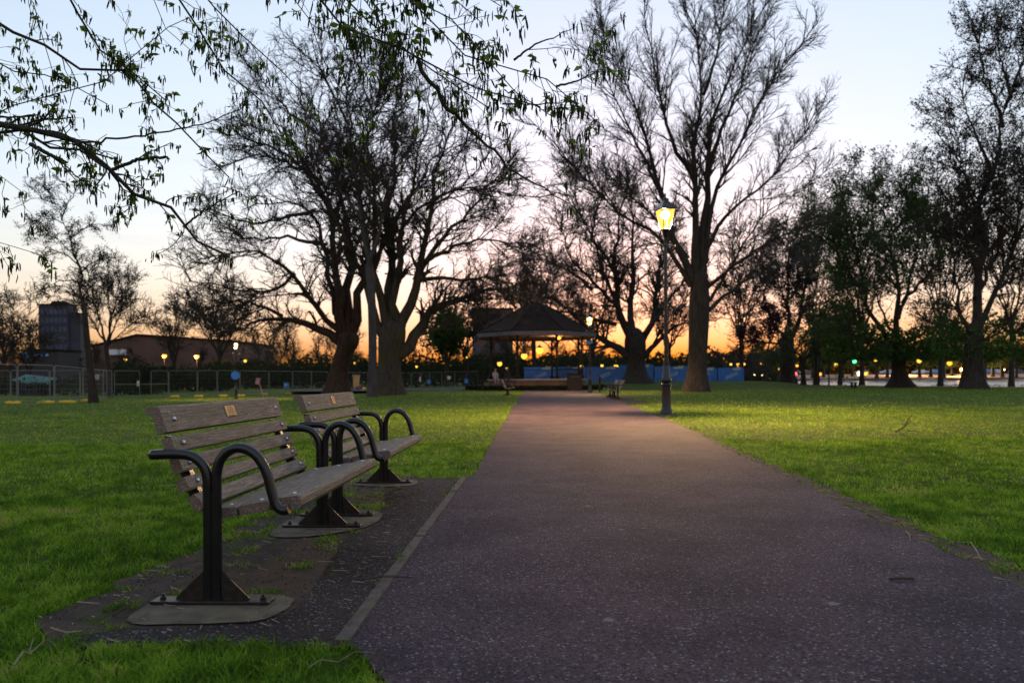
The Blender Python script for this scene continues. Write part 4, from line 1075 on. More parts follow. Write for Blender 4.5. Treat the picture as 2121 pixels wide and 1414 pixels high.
GP = 'leafing trees by the pond'
back_tree('leafing_tree', 'rounded dark tree filling the gap left of the flared trunk', 1785, 90, 425, 80, (50, 320, 1300), M['leaf'], 4200, leaf_s=.12, group=GP)
back_tree('leafing_tree', 'twiggy budding tree right of the ivy clad trunk', 1690, 99, 455, 74, (50, 330, 1500), M['budleaf'], 3000, leaf_s=.14, group=GP)
back_tree('leafing_tree', 'dense tree behind the near black trunk at the right frame edge', 2095, 82, 335, 115, (60, 400, 1600), M['budleaf'], 5500, leaf_s=.13, group=GP)
def skirt(label, name, px0, px1, py0, py1, d, n, s, mat):
    """low leafy mass as one shrub"""
    k = d / F; u = rng.random(n); pxs = px0 + (px1 - px0) * u; ph = rng.uniform(0, 6, 3)
    top = py0 + (py1 - py0) * .35 * (.5 + .5 * np.sin(u * 9 + ph[0]) * np.sin(u * 23 + ph[1]))
    pys = top + (py1 - top) * rng.random(n) ** .8; dd = d + rng.normal(0, 1.6, n)
    pc = np.array([P(a, b, c) for a, b, c in zip(pxs, pys, dd)])
    V, Q = quads_at(pc, rng.uniform(.6, 1.4, n) * s); me = np_mesh(name, V, [Q]); set_rnd(me, np.repeat(rng.random(n), 4))
    return link_mesh(name, me, mat)

for par, a in ((t5, (1700, 1995, 655, 745, 66, 5200, .17)), (t6, (1930, 2260, 640, 745, 57, 4200, .15))):
    o = skirt(None, 'low_foliage', *a, M['leaf']); o.parent = par; o.matrix_parent_inverse = Matrix.Translation(-Vector(par.location))
# ------------------------------------------------------------------ overhanging tree (trunk outside the frame, left)
def overhang():
    root = empty('overhanging_tree', (-6.4, 3.0, 0), label='tree overhanging from the upper left with drooping green catkins and fresh leaves', cat='tree')
    def ch(o, par=root):
        o.parent = par
        o.matrix_parent_inverse = Matrix.Translation(-Vector(root.location)); return o
    T = [(-6.4, 3.0, -.1), (-6.35, 3.0, .6), (-6.3, 3.05, 1.8), (-6.3, 3.1, 3.2), (-6.1, 3.1, 5.0), (-5.9, 3.0, 7.0), (-5.8, 3.0, 9.0)]
    mb = MB(); mb.tube(smooth_path(T, 2), list(np.linspace(.30, .12, len(smooth_path(T, 2)))), 16); ch(mb.build('trunk', M['fgbark'], None, True))
    lo, mid, hi, top = (-6.3, 3.08, 3.0), (-6.2, 3.1, 4.2), (-6.0, 3.05, 6.0), (-5.85, 3.0, 7.6)
    S = []   # (start3d, px list, d0, d1, w0px, w1px)
    def br(st, pts, d0, d1, w0, w1):
        n = len(pts); p3 = [P(px, py, d0 + (d1 - d0) * i / (n - 1)) for i, (px, py) in enumerate(pts)]
        pts3 = ([np.array(st)] if st is not None else []) + p3
        ln = np.array(pts3); r0 = w0 * 1.25 / 2 * d0 / F; r1 = w1 * 1.2 / 2 * d1 / F
        q = resample(ln, 22, .13); rr = np.linspace(r0 * (1.25 if st is not None else 1), r1, 22); S.append((q, rr))
    E0 = Ez
    br(lo, E0((-200, 600), (0, 650), (300, 720), (500, 800), (610, 885), (700, 960), (800, 1060), (900, 1150), (1000, 1230), (1100, 1300), (1200, 1345)), 5.0, 5.4, 20, 3)
    br(lo, E0((-200, 660), (0, 715), (250, 745), (420, 805), (560, 885)), 5.1, 5.1, 8, 4)
    br(None, E0((160, 755), (240, 800), (335, 846)), 5.05, 4.9, 7, 6)
    br(None, E0((590, 885), (720, 830), (866, 820)), 5.1, 4.9, 6, 5)
    br(None, E0((380, 760), (640, 720), (900, 685), (1130, 635), (1290, 545)), 5.05, 5.3, 4, 1.5)
    br(None, E0((960, 1185), (1080, 1090), (1250, 1000)), 5.35, 5.1, 4, 1.5)
    br(mid, E0((-150, 40), (0, 110), (150, 200), (300, 270), (450, 320), (620, 360), (720, 440), (830, 560), (900, 670), (1000, 780), (1120, 860), (1200, 930)), 5.2, 5.7, 9, 2)
    br(mid, E0((-150, 270), (0, 320), (120, 360), (250, 410), (400, 460), (560, 545)), 4.9, 5.0, 5, 1.5)
    br(hi, E0((330, -120), (380, 0), (470, 130), (560, 270), (640, 330), (760, 440), (860, 520)), 5.0, 5.4, 10, 2)
    br(hi, E0((860, -130), (940, 0), (1020, 110), (1100, 240), (1180, 360), (1260, 470), (1400, 600), (1480, 720)), 4.7, 5.2, 8, 2)
    br(mid, E0((-150, 610), (0, 582), (200, 540), (400, 460), (600, 370), (780, 262), (900, 200), (990, 92)), 4.7, 5.0, 3.5, 1.2)
    br(hi, E0((1040, -130), (1140, 0), (1250, 130), (1350, 250), (1450, 330), (1560, 430), (1650, 560)), 4.7, 5.0, 6, 1.5)
    br(hi, E0((60, -140), (150, 0), (220, 120), (250, 260), (280, 390)), 5.0, 5.2, 4, 1.2)
    br(hi, E0((820, -100), (825, 0), (850, 130), (880, 210), (950, 260), (1012, 276)), 4.8, 4.9, 3.5, 1)
    br(lo, E0((-160, 830), (0, 930), (50, 990), (112, 1002)), 4.6, 4.7, 3, 1)
    br(lo, E0((-200, 1180), (0, 1262), (60, 1310), (130, 1332), (222, 1335)), 4.6, 4.8, 3, 1)
    br(top, Fz((-250, -140), (0, 90), (130, 180), (300, 255), (430, 320), (560, 400), (650, 440), (760, 480), (930, 485), (1060, 560)), 3.9, 4.2, 11, 2)
    br(top, Fz((-100, -120), (0, 25), (150, 130), (330, 260), (470, 330), (600, 420), (700, 520), (780, 560)), 4.1, 4.3, 8, 2)
    br(top, Fz((330, -140), (480, 0), (560, 110), (700, 200), (830, 285), (920, 315), (1040, 380), (1140, 450), (1210, 500), (1260, 560), (1300, 600), (1365, 645)), 3.7, 4.2, 8, 1.5)
    br(None, Fz((920, 315), (990, 260), (1060, 215), (1130, 205), (1180, 165)), 4.0, 3.9, 4, 1.5)
    br(None, Fz((1140, 450), (1240, 430), (1320, 392), (1375, 362)), 4.1, 4.0, 4, 1.5)
    br(None, Fz((420, 315), (480, 430), (560, 550), (640, 630), (740, 730), (830, 820), (920, 900), (1030, 960), (1120, 1010), (1205, 1062)), 4.0, 4.6, 8, 1.5)
    br(top, Fz((230, -120), (330, 0), (420, 60), (560, 110), (640, 220), (750, 370), (900, 450), (1040, 530), (1120, 610)), 3.8, 4.2, 6, 1.5)
    br(top, Fz((600, -120), (740, 0), (800, 20), (862, 40)), 3.7, 3.8, 4, 1.5)
    br(top, Fz((500, -100), (620, 60), (680, 130), (740, 110)), 3.7, 3.8, 4, 1.5)
    br(None, Fz((860, 545), (1000, 550), (1130, 540), (1240, 528)), 4.2, 4.1, 3, 1.2)
    br(top, Fz((-40, -60), (0, 180), (60, 380), (120, 500), (200, 640)), 4.2, 4.4, 4, 1.2)
    br(None, Fz((1210, 500), (1225, 560), (1190, 640), (1200, 690)), 4.15, 4.1, 2.5, 1)
    br(top, Fz((140, -100), (250, 30), (330, 130), (380, 280), (420, 420), (430, 520)), 4.0, 4.2, 4, 1.2)
    br(top, Fz((-200, -60), (-120, 120), (-60, 240), (0, 330), (60, 460), (120, 640)), 4.3, 4.5, 4, 1.2)
    Pa = np.array([s[0] for s in S]); Ra = np.array([s[1] for s in S])
    for q, r in S:
        V, Q = tubes(q[None], r[None], 9); ch(link_mesh('branch', np_mesh('branch', V, [Q]), M['fgbark'], None, True))
    sk = 6
    P0, R0 = Pa[:, sk:], Ra[:, sk:]
    P1, R1 = spawn(P0, R0, 900, 0, 1, (.18, .55), (25, 65), -.05, 6, .22, .45, .0022, .5, taper_t=.45)
    P2, R2 = spawn(P1, R1, 2400, .2, 1, (.06, .24), (25, 70), -.06, 4, .25, .6, .0016, .6)
    V, Q = join_np([tubes(P1, R1, 5), tubes(P2, R2, 4)]); ch(link_mesh('twigs', np_mesh('twigs', V, [Q]), M['fgbark'], None, True))
    # catkin clusters hang from twig ends and along the branches
    ends = np.concatenate([P1[:, -1], P1[:, 3], P2[:, -1], P0[:, -1]]); k = rng.random(len(ends)) < .80; ends = ends[k]
    nc = rng.integers(2, 6, len(ends)); st = np.repeat(ends, nc, axis=0) + rng.normal(size=(nc.sum(), 3)) * np.array([.014, .014, .008])
    n = len(st); L = rng.uniform(.022, .080, n); dr = rng.normal(size=(n, 3)) * .30; dr[:, 2] = 0
    Kc = 5; Pc = np.empty((n, Kc, 3)); Pc[:, 0] = st; out = rng.normal(size=(n, 3)) * .7; out[:, 2] = .2
    for q in range(1, Kc):
        d = out * max(0, 1 - q * .62) + dr * .5 + np.array([0, 0, -1]); d /= np.linalg.norm(d, axis=1, keepdims=True)
        Pc[:, q] = Pc[:, q - 1] + d * (L / (Kc - 1))[:, None]
    Rc = rng.uniform(.0028, .0054, n)[:, None] * np.array([.35, .9, 1, .95, .35])[None]
    V, Q = tubes(Pc, Rc, 5); me = np_mesh('catkins', V, [Q]); set_rnd(me, np.repeat(rng.random(n), Kc * 5))
    o = ch(link_mesh('catkins', me, M['catkin'], None, True))
    # fresh folded leaves
    le = np.concatenate([ends[rng.random(len(ends)) < .62], P2[:, 2][rng.random(len(P2)) < .5]]); le = np.repeat(le, 2, axis=0); n = len(le)
    s = rng.uniform(.008, .030, n); a = rng.normal(size=(n, 3)); a[:, 2] = -abs(a[:, 2]) * .8; a /= np.linalg.norm(a, axis=1, keepdims=True)
    b = np.cross(a, rng.normal(size=(n, 3))); b /= np.linalg.norm(b, axis=1, keepdims=True); c = np.cross(a, b)
    S_ = s[:, None]; o0 = le; mids = o0 + a * S_ * .9
    V = np.stack([o0, mids + b * S_ * .55 + c * S_ * .25, o0 + a * S_ * 2.1, mids - b * S_ * .55 + c * S_ * .25, mids], 1).reshape(-1, 3)
    i = np.arange(n) * 5
    me = np_mesh('leaves', V, [np.concatenate([np.stack([i, i + 1, i + 2, i + 4], 1), np.stack([i, i + 4, i + 2, i + 3], 1)])]); set_rnd(me, np.repeat(rng.random(n), 5))
    ch(link_mesh('leaves', me, M['fresh']))
overhang()

# ------------------------------------------------------------------ bandstand
def bandstand():
    q = base_at(1110, 66.0); bs = empty('bandstand', (q[0], q[1], 0), label='octagonal bandstand with dark bell shaped roof on slim columns and a brick base', cat='bandstand')
    o8 = PI / 8
    mb = MB(); mb.lathe([(4.65, -.1), (4.65, .08), (4.55, .08), (4.5, .12), (4.5, .80)], 8, rot=o8); mb.build('brick_base', M['brick'], bs)
    mb = MB(); mb.lathe([(4.5, .803), (4.62, .81), (4.62, .92), (0.01, .925)], 8, rot=o8, cap=False); mb.build('deck', M['stone'], bs)
    for k in range(8):
        w_ = o8 + k * PI / 4; cx, cy = 4.25 * math.cos(w_), 4.25 * math.sin(w_)
        mb = MB(); mb.lathe([(.20, .925), (.20, 1.15), (.12, 1.2), (.085, 1.3), (.085, 3.55), (.13, 3.6), (.13, 3.66), (.09, 3.7), (.09, 4.45), (.2, 4.55)], 12, (cx, cy, 0)); col_ = mb.build('column', M['iron'], bs, auto=40)
        mb = MB()
        for s in (-1, 1):
            a2 = w_ + PI / 2 + s * PI / 8 * .0
            tx, ty = math.cos(w_ + s * (PI / 2 + PI / 8)), math.sin(w_ + s * (PI / 2 + PI / 8))
            pts = [(cx + tx * .08, cy + ty * .08, 3.55), (cx + tx * .2, cy + ty * .2, 3.9), (cx + tx * .5, cy + ty * .5, 4.25), (cx + tx * 1.0, cy + ty * 1.0, 4.5)]
            mb.tube(smooth_path(pts), .05, 6)
        mb.build('bracket', M['iron'], bs)
    # railing on seven sides, the front left open
    for k in range(8):
        w0, w1 = o8 + k * PI / 4, o8 + (k + 1) * PI / 4
        mid = (w0 + w1) / 2
        if abs((mid - 3 * PI / 2 + PI) % (2 * PI) - PI) < .2: continue
        a = Vector((4.25 * math.cos(w0), 4.25 * math.sin(w0), 0)); b = Vector((4.25 * math.cos(w1), 4.25 * math.sin(w1), 0))
        mb = MB()
        for z in (1.05, 1.78): mb.tube([a + Vector((0, 0, z)), b + Vector((0, 0, z))], .028, 6)
        for i in range(1, 24): p = a.lerp(b, i / 24); mb.tube([p + Vector((0, 0, 1.05)), p + Vector((0, 0, 1.78))], .011, 4)
        mb.build('railing', M['iron'], bs)
    mb = MB(); mb.lathe([(5.25, 4.50), (5.45, 4.48), (5.50, 4.52), (5.50, 4.86), (5.40, 4.90)], 8, rot=o8, cap=False); mb.build('fascia', M['fascia'], bs)
    mb = MB(); mb.lathe([(5.25, 4.52), (.01, 4.62)], 8, rot=o8, cap=False); mb.build('ceiling', M['brick'], bs)
    prof = [(5.58, 4.88), (5.58, 4.93), (4.9, 5.22), (4.0, 5.66), (3.1, 6.15), (2.2, 6.68), (1.45, 7.12), (.85, 7.38), (.35, 7.50), (.05, 7.53)]
    mb = MB(); mb.lathe(prof, 8, rot=o8, cap=False)
    for k in range(8):
        w_ = o8 + k * PI / 4; mb.tube([(r * math.cos(w_), r * math.sin(w_), z + .02) for r, z in prof], .05, 5)
    rf = mb.build('roof', M['roof'], bs)
    mb = MB(); mb.lathe([(.10, 7.5), (.14, 7.6), (.05, 7.72), (.02, 7.95)], 8); mb.build('finial', M['iron'], rf)
    mb = MB(); mb.lathe([(.10, 4.32), (.16, 4.38), (.16, 4.5), (.05, 4.56)], 12, (2.0, -1.4, 0)); mb.build('ceiling_lamp', M['dot_orange'], bs)
    point('bandstand_light', (q[0] + 1.6, q[1] - 1.9, 4.1), 26, .12, (1, .50, .18))
    # low planted bed round the foot
    n = 9000; a = rng.uniform(PI * .95, 2.05 * PI, n); r = rng.uniform(4.9, 6.1, n)
    pc = np.stack([q[0] + r * np.cos(a) * 1.02, q[1] + r * np.sin(a), rng.uniform(0, .38, n)], 1)
    V, Q = quads_at(pc, rng.uniform(.04, .1, n)); me = np_mesh('flower_bed', V, [Q]); set_rnd(me, np.repeat(rng.random(n), 4))
    tag(link_mesh('flower_bed', me, M['shrub']), 'low dark planted bed round the foot of the bandstand', 'plants', kind='stuff')
    return q
bsq = bandstand()

def seated(loc, rz, label, top, lean=0.0):
    """person sitting on the edge of the deck, feet hanging"""
    root = empty('person', loc, rz, label=label, cat='person')
    J = [(0, 0, .10), (0, -.02 - lean * .3, .32), (0, -.05 - lean, .52), (0, -.06 - lean * 1.1, .60), (0, -.09 - lean * 1.2, .70), (0, -.09 - lean * 1.2, .80)]
    Rr = [.15, .135, .15, .055, .085, .075]; E = [(0, 1), (1, 2), (2, 3), (3, 4), (4, 5)]
    for s in (-1, 1):
        b = len(J); J += [(s * .09, -.08, .09), (s * .12, -.45, .10), (s * .12, -.47, -.32), (s * .12, -.58, -.36)]; Rr += [.085, .062, .045, .038]; E += [(0, b), (b, b + 1), (b + 1, b + 2), (b + 2, b + 3)]
        b = len(J); J += [(s * .19, -.05 - lean, .50), (s * .24, -.16 - lean, .26), (s * .10, -.36, .19), (s * .06, -.42, .17)]; Rr += [.06, .045, .035, .03]; E += [(2, b), (b, b + 1), (b + 1, b + 2), (b + 2, b + 3)]
    me = bpy.data.meshes.new('body'); me.from_pydata(J, E, [])
    o = link_mesh('body', me, top, root)
    md = o.modifiers.new('skin', 'SKIN'); sv = me.skin_vertices[0].data
    for i, r in enumerate(Rr): sv[i].radius = (r, r)
    sv[0].use_root = True
    o.modifiers.new('sub', 'SUBSURF').levels = 1
    mb = MB(); c = J[5]; mb.lathe([(.02, -.11), (.06, -.09), (.082, -.02), (.085, .04), (.07, .085), (.03, .11), (.005, .115)], 12, (c[0], c[1] - .01, c[2] - .02)); mb.build('head', M['skin'], root, True)
    mb = MB(); mb.lathe([(.094, -.04), (.096, .03), (.082, .09), (.04, .125), (.004, .13)], 12, (c[0], c[1] + .015, c[2] - .01)); mb.build('hair', M['hair'], root, True)
    return root
M['skin'] = simple('skin', (.42, .24, .16), .6, .1, 9); M['hair'] = simple('dark_hair', (.03, .02, .015), .7, .2, 30)
M['coat_pale'] = simple('pale_coat', (.40, .36, .36), .8, .2, 9); M['coat_dark'] = simple('dark_coat', (.02, .02, .025), .8, .2, 9)
seated((bsq[0] - 3.55, bsq[1] - 2.60, .93), .35, 'person in a pale top sitting at the left end of the bandstand deck', M['coat_pale'])
seated((bsq[0] - 2.45, bsq[1] - 3.55, .93), -.35, 'person in a dark coat leaning forward on the bandstand deck', M['coat_dark'], .06)

# ------------------------------------------------------------------ bins, lectern
def bin_(name, px, d, w_, dp, h, label, slot=True):
    q = base_at(px, d); t = empty(name, tuple(q), label=label, cat='bin')
    mb = MB(); mb.box((0, 0, h * .46), (w_, dp, h * .92), None, .03); mb.build('body', M['iron'], t)
    mb = MB(); mb.box((0, 0, h * .96), (w_ * 1.06, dp * 1.06, h * .07), None, .03); mb.build('lid', M['roof'], t)
    if slot:
        mb = MB(); mb.box((0, -dp / 2 - .004, h * .78), (w_ * .6, .012, h * .12)); mb.build('opening', M['coat_dark'], t)
    return t
bin_('litter_bin', 1190, 59, 1.15, .8, 1.38, 'wide black bin standing in front of the bandstand deck')
bin_('litter_bin', 999, 60, .26, .26, 1.05, 'narrow black bin at the left end of the bandstand')
q = base_at(1242, 52); t = empty('information_board', tuple(q), label='dark lectern style information board right of the bandstand', cat='sign')
mb = MB(); mb.box((0, 0, .5), (.10, .10, 1.0)); mb.build('post', M['iron'], t)
mb = MB(); mb.box((-.02, -.05, 1.06), (.62, .5, .05), Matrix.Rotation(math.radians(38), 3, 'Y')); mb.build('panel', M['iron'], t)

# ------------------------------------------------------------------ temporary fencing
def fence_run(pts, h, label, skip=(), group='temporary fences'):
    """pts list of (px, d)"""
    q0 = base_at(*pts[0]); t = empty('temporary_fence', tuple(q0), label=label, cat='fence', group=group)
    off = Vector(q0)
    for i in range(len(pts) - 1):
        if i in skip: continue
        a = Vector(base_at(*pts[i])) - off; b = Vector(base_at(*pts[i + 1])) - off
        u = (b - a); Ln = u.length; u.normalize(); a = a + u * .03; b = b - u * .03; Ln -= .06; up = Vector((0, 0, 1)); r = .021
        mb = MB(); c = .12
        fr = [a + up * .02, a + up * (h - c), a + up * (h - .03) + u * .035, a + up * h + u * c, b + up * h - u * c, b + up * (h - .03) - u * .035, b + up * (h - c), b + up * .02]
        mb.tube(fr, r, 6); mb.tube([a + up * .12, b + up * .12], r * .9, 6)
        nv = max(6, int(Ln / .16)); wr = .0028
        for k in range(1, nv): p = a + u * (Ln * k / nv); mb.tube([p + up * .12, p + up * h], wr, 3, False)
        for k in range(1, 6): z = .12 + (h - .12) * k / 6; mb.tube([a + up * z, b + up * z], wr, 3, False)
        mb.build('fence_panel', M['steel'], t)
    return t
hp = lambda L: [(px, 1.9 * F / hh) for px, hh in L]
fence_run(hp([(-150, 86), (-58, 84.5), (36, 82), (113, 79), (172, 70), (214, 60), (232, 57)]), 1.9, 'nearest mesh fence panels at the left edge of the lawn')
fence_run(hp([(-60, 62), (22, 61), (103, 61), (166, 60), (222, 58)]), 1.9, 'second row of mesh fence panels behind the nearest ones at left')
fence_run(hp([(236, 56.5), (290, 55.5)]), 1.9, 'mesh gate panel between the leaning trunk and the closed gate')
gt = fence_run(hp([(312, 55), (349, 55)]), 1.9, 'narrow mesh gate with a middle rail')
fence_run(hp([(349, 55), (409, 54.5), (450, 54), (497, 52.5), (557, 49), (606, 47.5), (645, 45), (680, 43)]), 1.9, 'long run of mesh fence behind the short lamp post')
fence_run(hp([(719, 40), (762, 37), (829, 33.4), (852, 33), (872, 32.5), (890, 32), (915, 31.5), (942, 31), (966, 30.5), (990, 30)]), 1.9, 'far run of mesh fence between big trees and bandstand')
a, b = base_at(236, 1.9 * F / 56.5), base_at(349, 1.9 * F / 55)
mb = MB(); mb.tube([Vector(a) + Vector((0, 0, .95)), Vector(b) + Vector((0, 0, .95))], .022, 6); tag(mb.build('barrier_rail', M['steel']), 'horizontal steel rail across the two gate panels', 'rail')
def block(px, d, label, w_=.62, rot=0):
    q = base_at(px, d); mb = MB(); mb.box((0, 0, .075), (w_, .24, .13), None, .03); mb.box((-.14, 0, .15), (.1, .16, .04), None, .01); mb.box((.14, 0, .15), (.1, .16, .04), None, .01)
    o = mb.build('fence_block', M['yellow']); o.location = tuple(q); o.rotation_euler = (0, 0, rot); tag(o, label, 'fence foot', 'yellow blocks under the fences'); return o
for px, d, lab in ((27, 35.4, 'yellow foot block under the fence at the far left'), (95, 37.0, 'yellow foot block left of the second fence post'), (140, 37.6, 'yellow foot block under the middle of the nearest fence'),
                   (183, 42.0, 'yellow foot block just left of the young tree trunk'), (362, 53.0, 'yellow foot block under the narrow gate'), (412, 53.4, 'yellow foot block between gate and short lamp post'),
                   (463, 54.0, 'yellow foot block left of the short lamp post'), (499, 54.5, 'yellow foot block right of the short lamp post'), (547, 59.0, 'yellow foot block under the fence behind the nearest bench'), (598, 61.5, 'yellow foot block behind the second bench back')):
    block(px, d, lab, .85 if 90 < px < 190 else .6, random.uniform(-.4, .4))
def board(name, px, py, d, w_, h, mat, label, rot=0, tilt=0):
    p = P(px, py, d); mb = MB(); mb.box((0, 0, 0), (w_, .03, h), None, .004); o = mb.build(name, mat); o.location = tuple(p); o.rotation_euler = (0, tilt, rot); tag(o, label, 'sign'); return o
sg = board('notice', 201, 781, 49.5, .24, .33, M['whitesign'], 'white notice with pink lower half hanging on the fence right of the young tree')
mb = MB(); mb.box((0, -.018, -.10), (.235, .008, .12)); mb.build('lower_panel', M['pinksign'], sg)
mb = MB(); mb.box((0, -.018, .06), (.10, .008, .10)); mb.build('pictogram', M['iron'], sg)
board('notice', 534, 789, 54.5, .30, .46, M['pinksign'], 'tilted mauve notice board on the fence behind the nearest bench', 0, .2)
mb = MB(); p = P(538, 795, 54.6); mb.tube([(p[0], p[1], p[2]), (p[0] + .25, p[1], float(hgt(p[0], p[1])))], .03, 6); tag(mb.build('stake', M['pinksign']), 'leaning stake under the tilted mauve notice', 'post')
sg = board('notice', 593, 798, 60, .42, .44, M['bluesign'], 'square blue notice with white mark on the fence left of the big trunks')
mb = MB(); mb.box((-.03, -.018, .05), (.16, .008, .12)); mb.build('pictogram', M['whitesign'], sg)
board('notice', 870, 785, 90, .18, .55, M['whitesign'], 'tall narrow white notice right of the big dark trunk')
sg = board('notice', 888, 790, 92, .46, .44, M['bluesign'], 'small blue notice on the far fence right of the tall white one')
board('notice', 930, 782, 94, .40, .42, M['whitesign'], 'greyish white notice on the far fence')
board('notice', 966, 789, 94, .44, .52, M['bluesign'], 'blue notice at the end of the far fence near the bandstand')
sg = board('lock_plate', 286, 794, 53, .16, .36, M['whitesign'], 'pair of white plates on the closed mesh gate')
# tan board and maroon barrel between the trunks
q = base_at(738, 74); t = empty('play_sign', tuple(q), label='tapered tan board standing between the two big trunks', cat='sign')
mb = MB(); mb.prism([(-.22, 0), (.22, 0), (.34, 1.55), (-.34, 1.55)], -.05, .05); mb.build('board', M['tan'], t)
mb = MB(); mb.box((0, 0, 1.60), (.8, .12, .10)); mb.build('cap', M['stone'], t)
mb = MB(); mb.lathe([(.20, .0), (.30, .12), (.33, .28), (.30, .44), (.20, .56), (.04, .58)], 14); o = mb.build('barrel', M['maroon'], None, True); q = base_at(741, 72.6); o.location = tuple(q)
tag(o, 'maroon round tub at the foot of the tan board', 'tub')
p = base_at(750, 71); mb = MB(); mb.lathe([(.14, 0), (.2, .1), (.19, .4), (.05, .45)], 12); o = mb.build('tub', M['yellow'], None, True); o.location = (p[0], p[1] + 1, p[2]); tag(o, 'small yellow tub right of the maroon one', 'tub')

# ------------------------------------------------------------------ blue hoarding
def hoarding():
    xs = [1085, 1150, 1215, 1285, 1355, 1425, 1487, 1541]; D = 86
    q0 = base_at(1300, D); t = empty('hoarding', tuple(q0), label='long blue site hoarding with pale diagonal lettering behind the bandstand and lamp post', cat='hoarding')
    for i in range(7):
        xa = (xs[i] - CX) / F * D - q0[0]; xb = (xs[i + 1] - CX) / F * D - q0[0]; w_ = xb - xa - .05; h = 1.75 if i < 5 else 1.55
        if i == 3: h = 1.95
        cx = (xa + xb) / 2; yo = .25 * ((i * 3) % 2)
        mb = MB(); mb.box((cx, yo, h / 2), (w_, .05, h)); pn = mb.build('panel', M['blue'], t)
        mb = MB()
        ca = math.radians(24); r = random.Random(i)
        for k in range(9):
            u = (k - 4) * .17
            lx, lz = cx + w_ * .02 + u * math.cos(ca), h * .42 + u * math.sin(ca)
            mb.box((lx, yo - .03, lz), (.075, .012, .40), Matrix.Rotation(-ca, 3, 'Y'))
            if r.random() < .75: mb.box((lx + .05, yo - .03, lz + r.choice([-.09, .0, .09])), (.12, .012, .07), Matrix.Rotation(-ca, 3, 'Y'))
        mb.build('lettering', M['pale'], pn)
        mb = MB(); mb.box((cx + w_ * .22, yo - .03, h - .16), (w_ * .28, .012, .18)); mb.build('sticker', M['sticker'], pn)
        mb = MB(); mb.box((cx + w_ * .30, yo + .02, h + .03), (w_ * .2, .08, .06)); mb.build('clamp', M['whitesign'], pn)
hoarding()

# ------------------------------------------------------------------ buildings
def tower():
    D = 260; p = P(80, 700, D); x0 = p[0]; x1 = P(165, 700, D)[0]; zt = P(80, 632, D)[2]; wd = x1 - x0
    t = empty('tower_block', (x0 + wd / 2, D, 0), label='grey office tower with rows of bluish windows beyond the trees at left', cat='building')
    mb = MB(); mb.box((-wd * .13, 2.5, zt / 2), (wd * .74, 5, zt)); mb.box((wd * .37, 2.7, (zt - 2.6) / 2), (wd * .26, 4.6, zt - 2.6)); mb.build('wall', M['concwall'], t)
    mb = MB(); mb.box((-wd * .13, 2.5, zt + .25), (wd * .76, 5.4, .5)); mb.box((-wd * .1, 3, zt + 1.0), (wd * .3, 3, 1.2)); mb.build('roof', M['roof'], t)
    for f in range(6):
        for c in range(6):
            mb = MB(); z = zt - 2.2 - f * 3.1; xx = -wd * .46 + (c + .5) * wd * .66 / 6
            mb.box((xx, -.02, z), (wd * .085, .12, 1.7)); mb.build('window', M['glass'], t)
tower()
def warehouse():
    D = 150; xa, xr, xb = P(190, 700, D)[0], P(285, 690, D)[0], P(484, 700, D)[0]; zr = P(285, 693, D)[2]; za = P(190, 716, D)[2]; zb = P(484, 706, D)[2]
    t = empty('warehouse', (xr, D, -.22), label='long brown brick hall with a shallow pitched roof behind the fence at left', cat='building')
    mb = MB(); mb.prism([(xa - xr, 0), (xb - xr, 0), (xb - xr, zb), (0, zr), (xa - xr, za)], 0, 22); mb.build('wall', M['warebrick'], t)
    mb = MB(); mb.prism([(xa - xr - .3, za + .02), (0, zr + .02), (xb - xr + .3, zb + .02), (xb - xr + .3, zb + .35), (0, zr + .4), (xa - xr - .3, za + .3)], -.3, 22.3); mb.build('roof', M['roof'], t)
    for k in range(5):
        xx = (xb - xr) * (.12 + .19 * k); mb = MB(); mb.box((xx, -.02, 2.4), (1.6, .1, 1.4)); mb.build('window', M['glass'], t)
    mb = MB(); mb.box(((P(243, 729, D)[0]) - xr, -.3, P(243, 729, D)[2] + .2), (4.0, .3, 1.1)); mb.build('lit_sign', M['whitesign'], t)
warehouse()
def shed():
    D = 120; xa, xb = P(45, 730, D)[0], P(120, 730, D)[0]; z = P(80, 727, D)[2]
    t = empty('pavilion', ((xa + xb) / 2, D, -.22), label='low pavilion with bright blue panels below the tower block', cat='building')
    w_ = xb - xa
    mb = MB(); mb.box((0, 3, z / 2 + .1), (w_, 6, z + .2)); mb.build('wall', M['coat_dark'], t)
    mb = MB(); mb.box((0, 3, z + .4), (w_ + .5, 6.6, .25)); mb.build('roof', M['roof'], t)
    for c, ww, hh in ((-w_ * .38, w_ * .20, .95), (-w_ * .10, w_ * .10, 1.0), (.05 * w_, w_ * .06, .5), (.2 * w_, w_ * .08, .35)):
        mb = MB(); mb.box((c, -.03, z - .4), (ww, .1, hh)); mb.build('panel', M['bluelit'], t)
shed()
def flat_block():
    D = 210; xa, xb = P(978, 660, D)[0], P(1062, 660, D)[0]; z = P(1000, 641, D)[2]
    t = empty('flat_block', ((xa + xb) / 2, D, 0), label='plain dark block of flats half hidden behind the bandstand roof', cat='building')
    mb = MB(); mb.box((0, 6, z / 2), (xb - xa, 12, z)); mb.build('wall', M['warebrick'], t)
    mb = MB(); mb.box((0, 6, z + .2), (xb - xa + .6, 12.6, .4)); mb.build('roof', M['roof'], t)
    for f in range(5):
        for c in range(4): mb = MB(); mb.box(((c - 1.5) * 2.7, -.02, 3 + f * 3.1), (1.3, .1, 1.4)); mb.build('window', M['glass'], t)
flat_block()
q = base_at(62, 62); t = empty('garden_shed', tuple(q), label='low shed with a slanting teal sheet roof behind the fence at left', cat='shed')
mb = MB(); mb.box((0, .8, .55), (2.0, 1.6, 1.1)); mb.build('wall', M['coat_dark'], t)
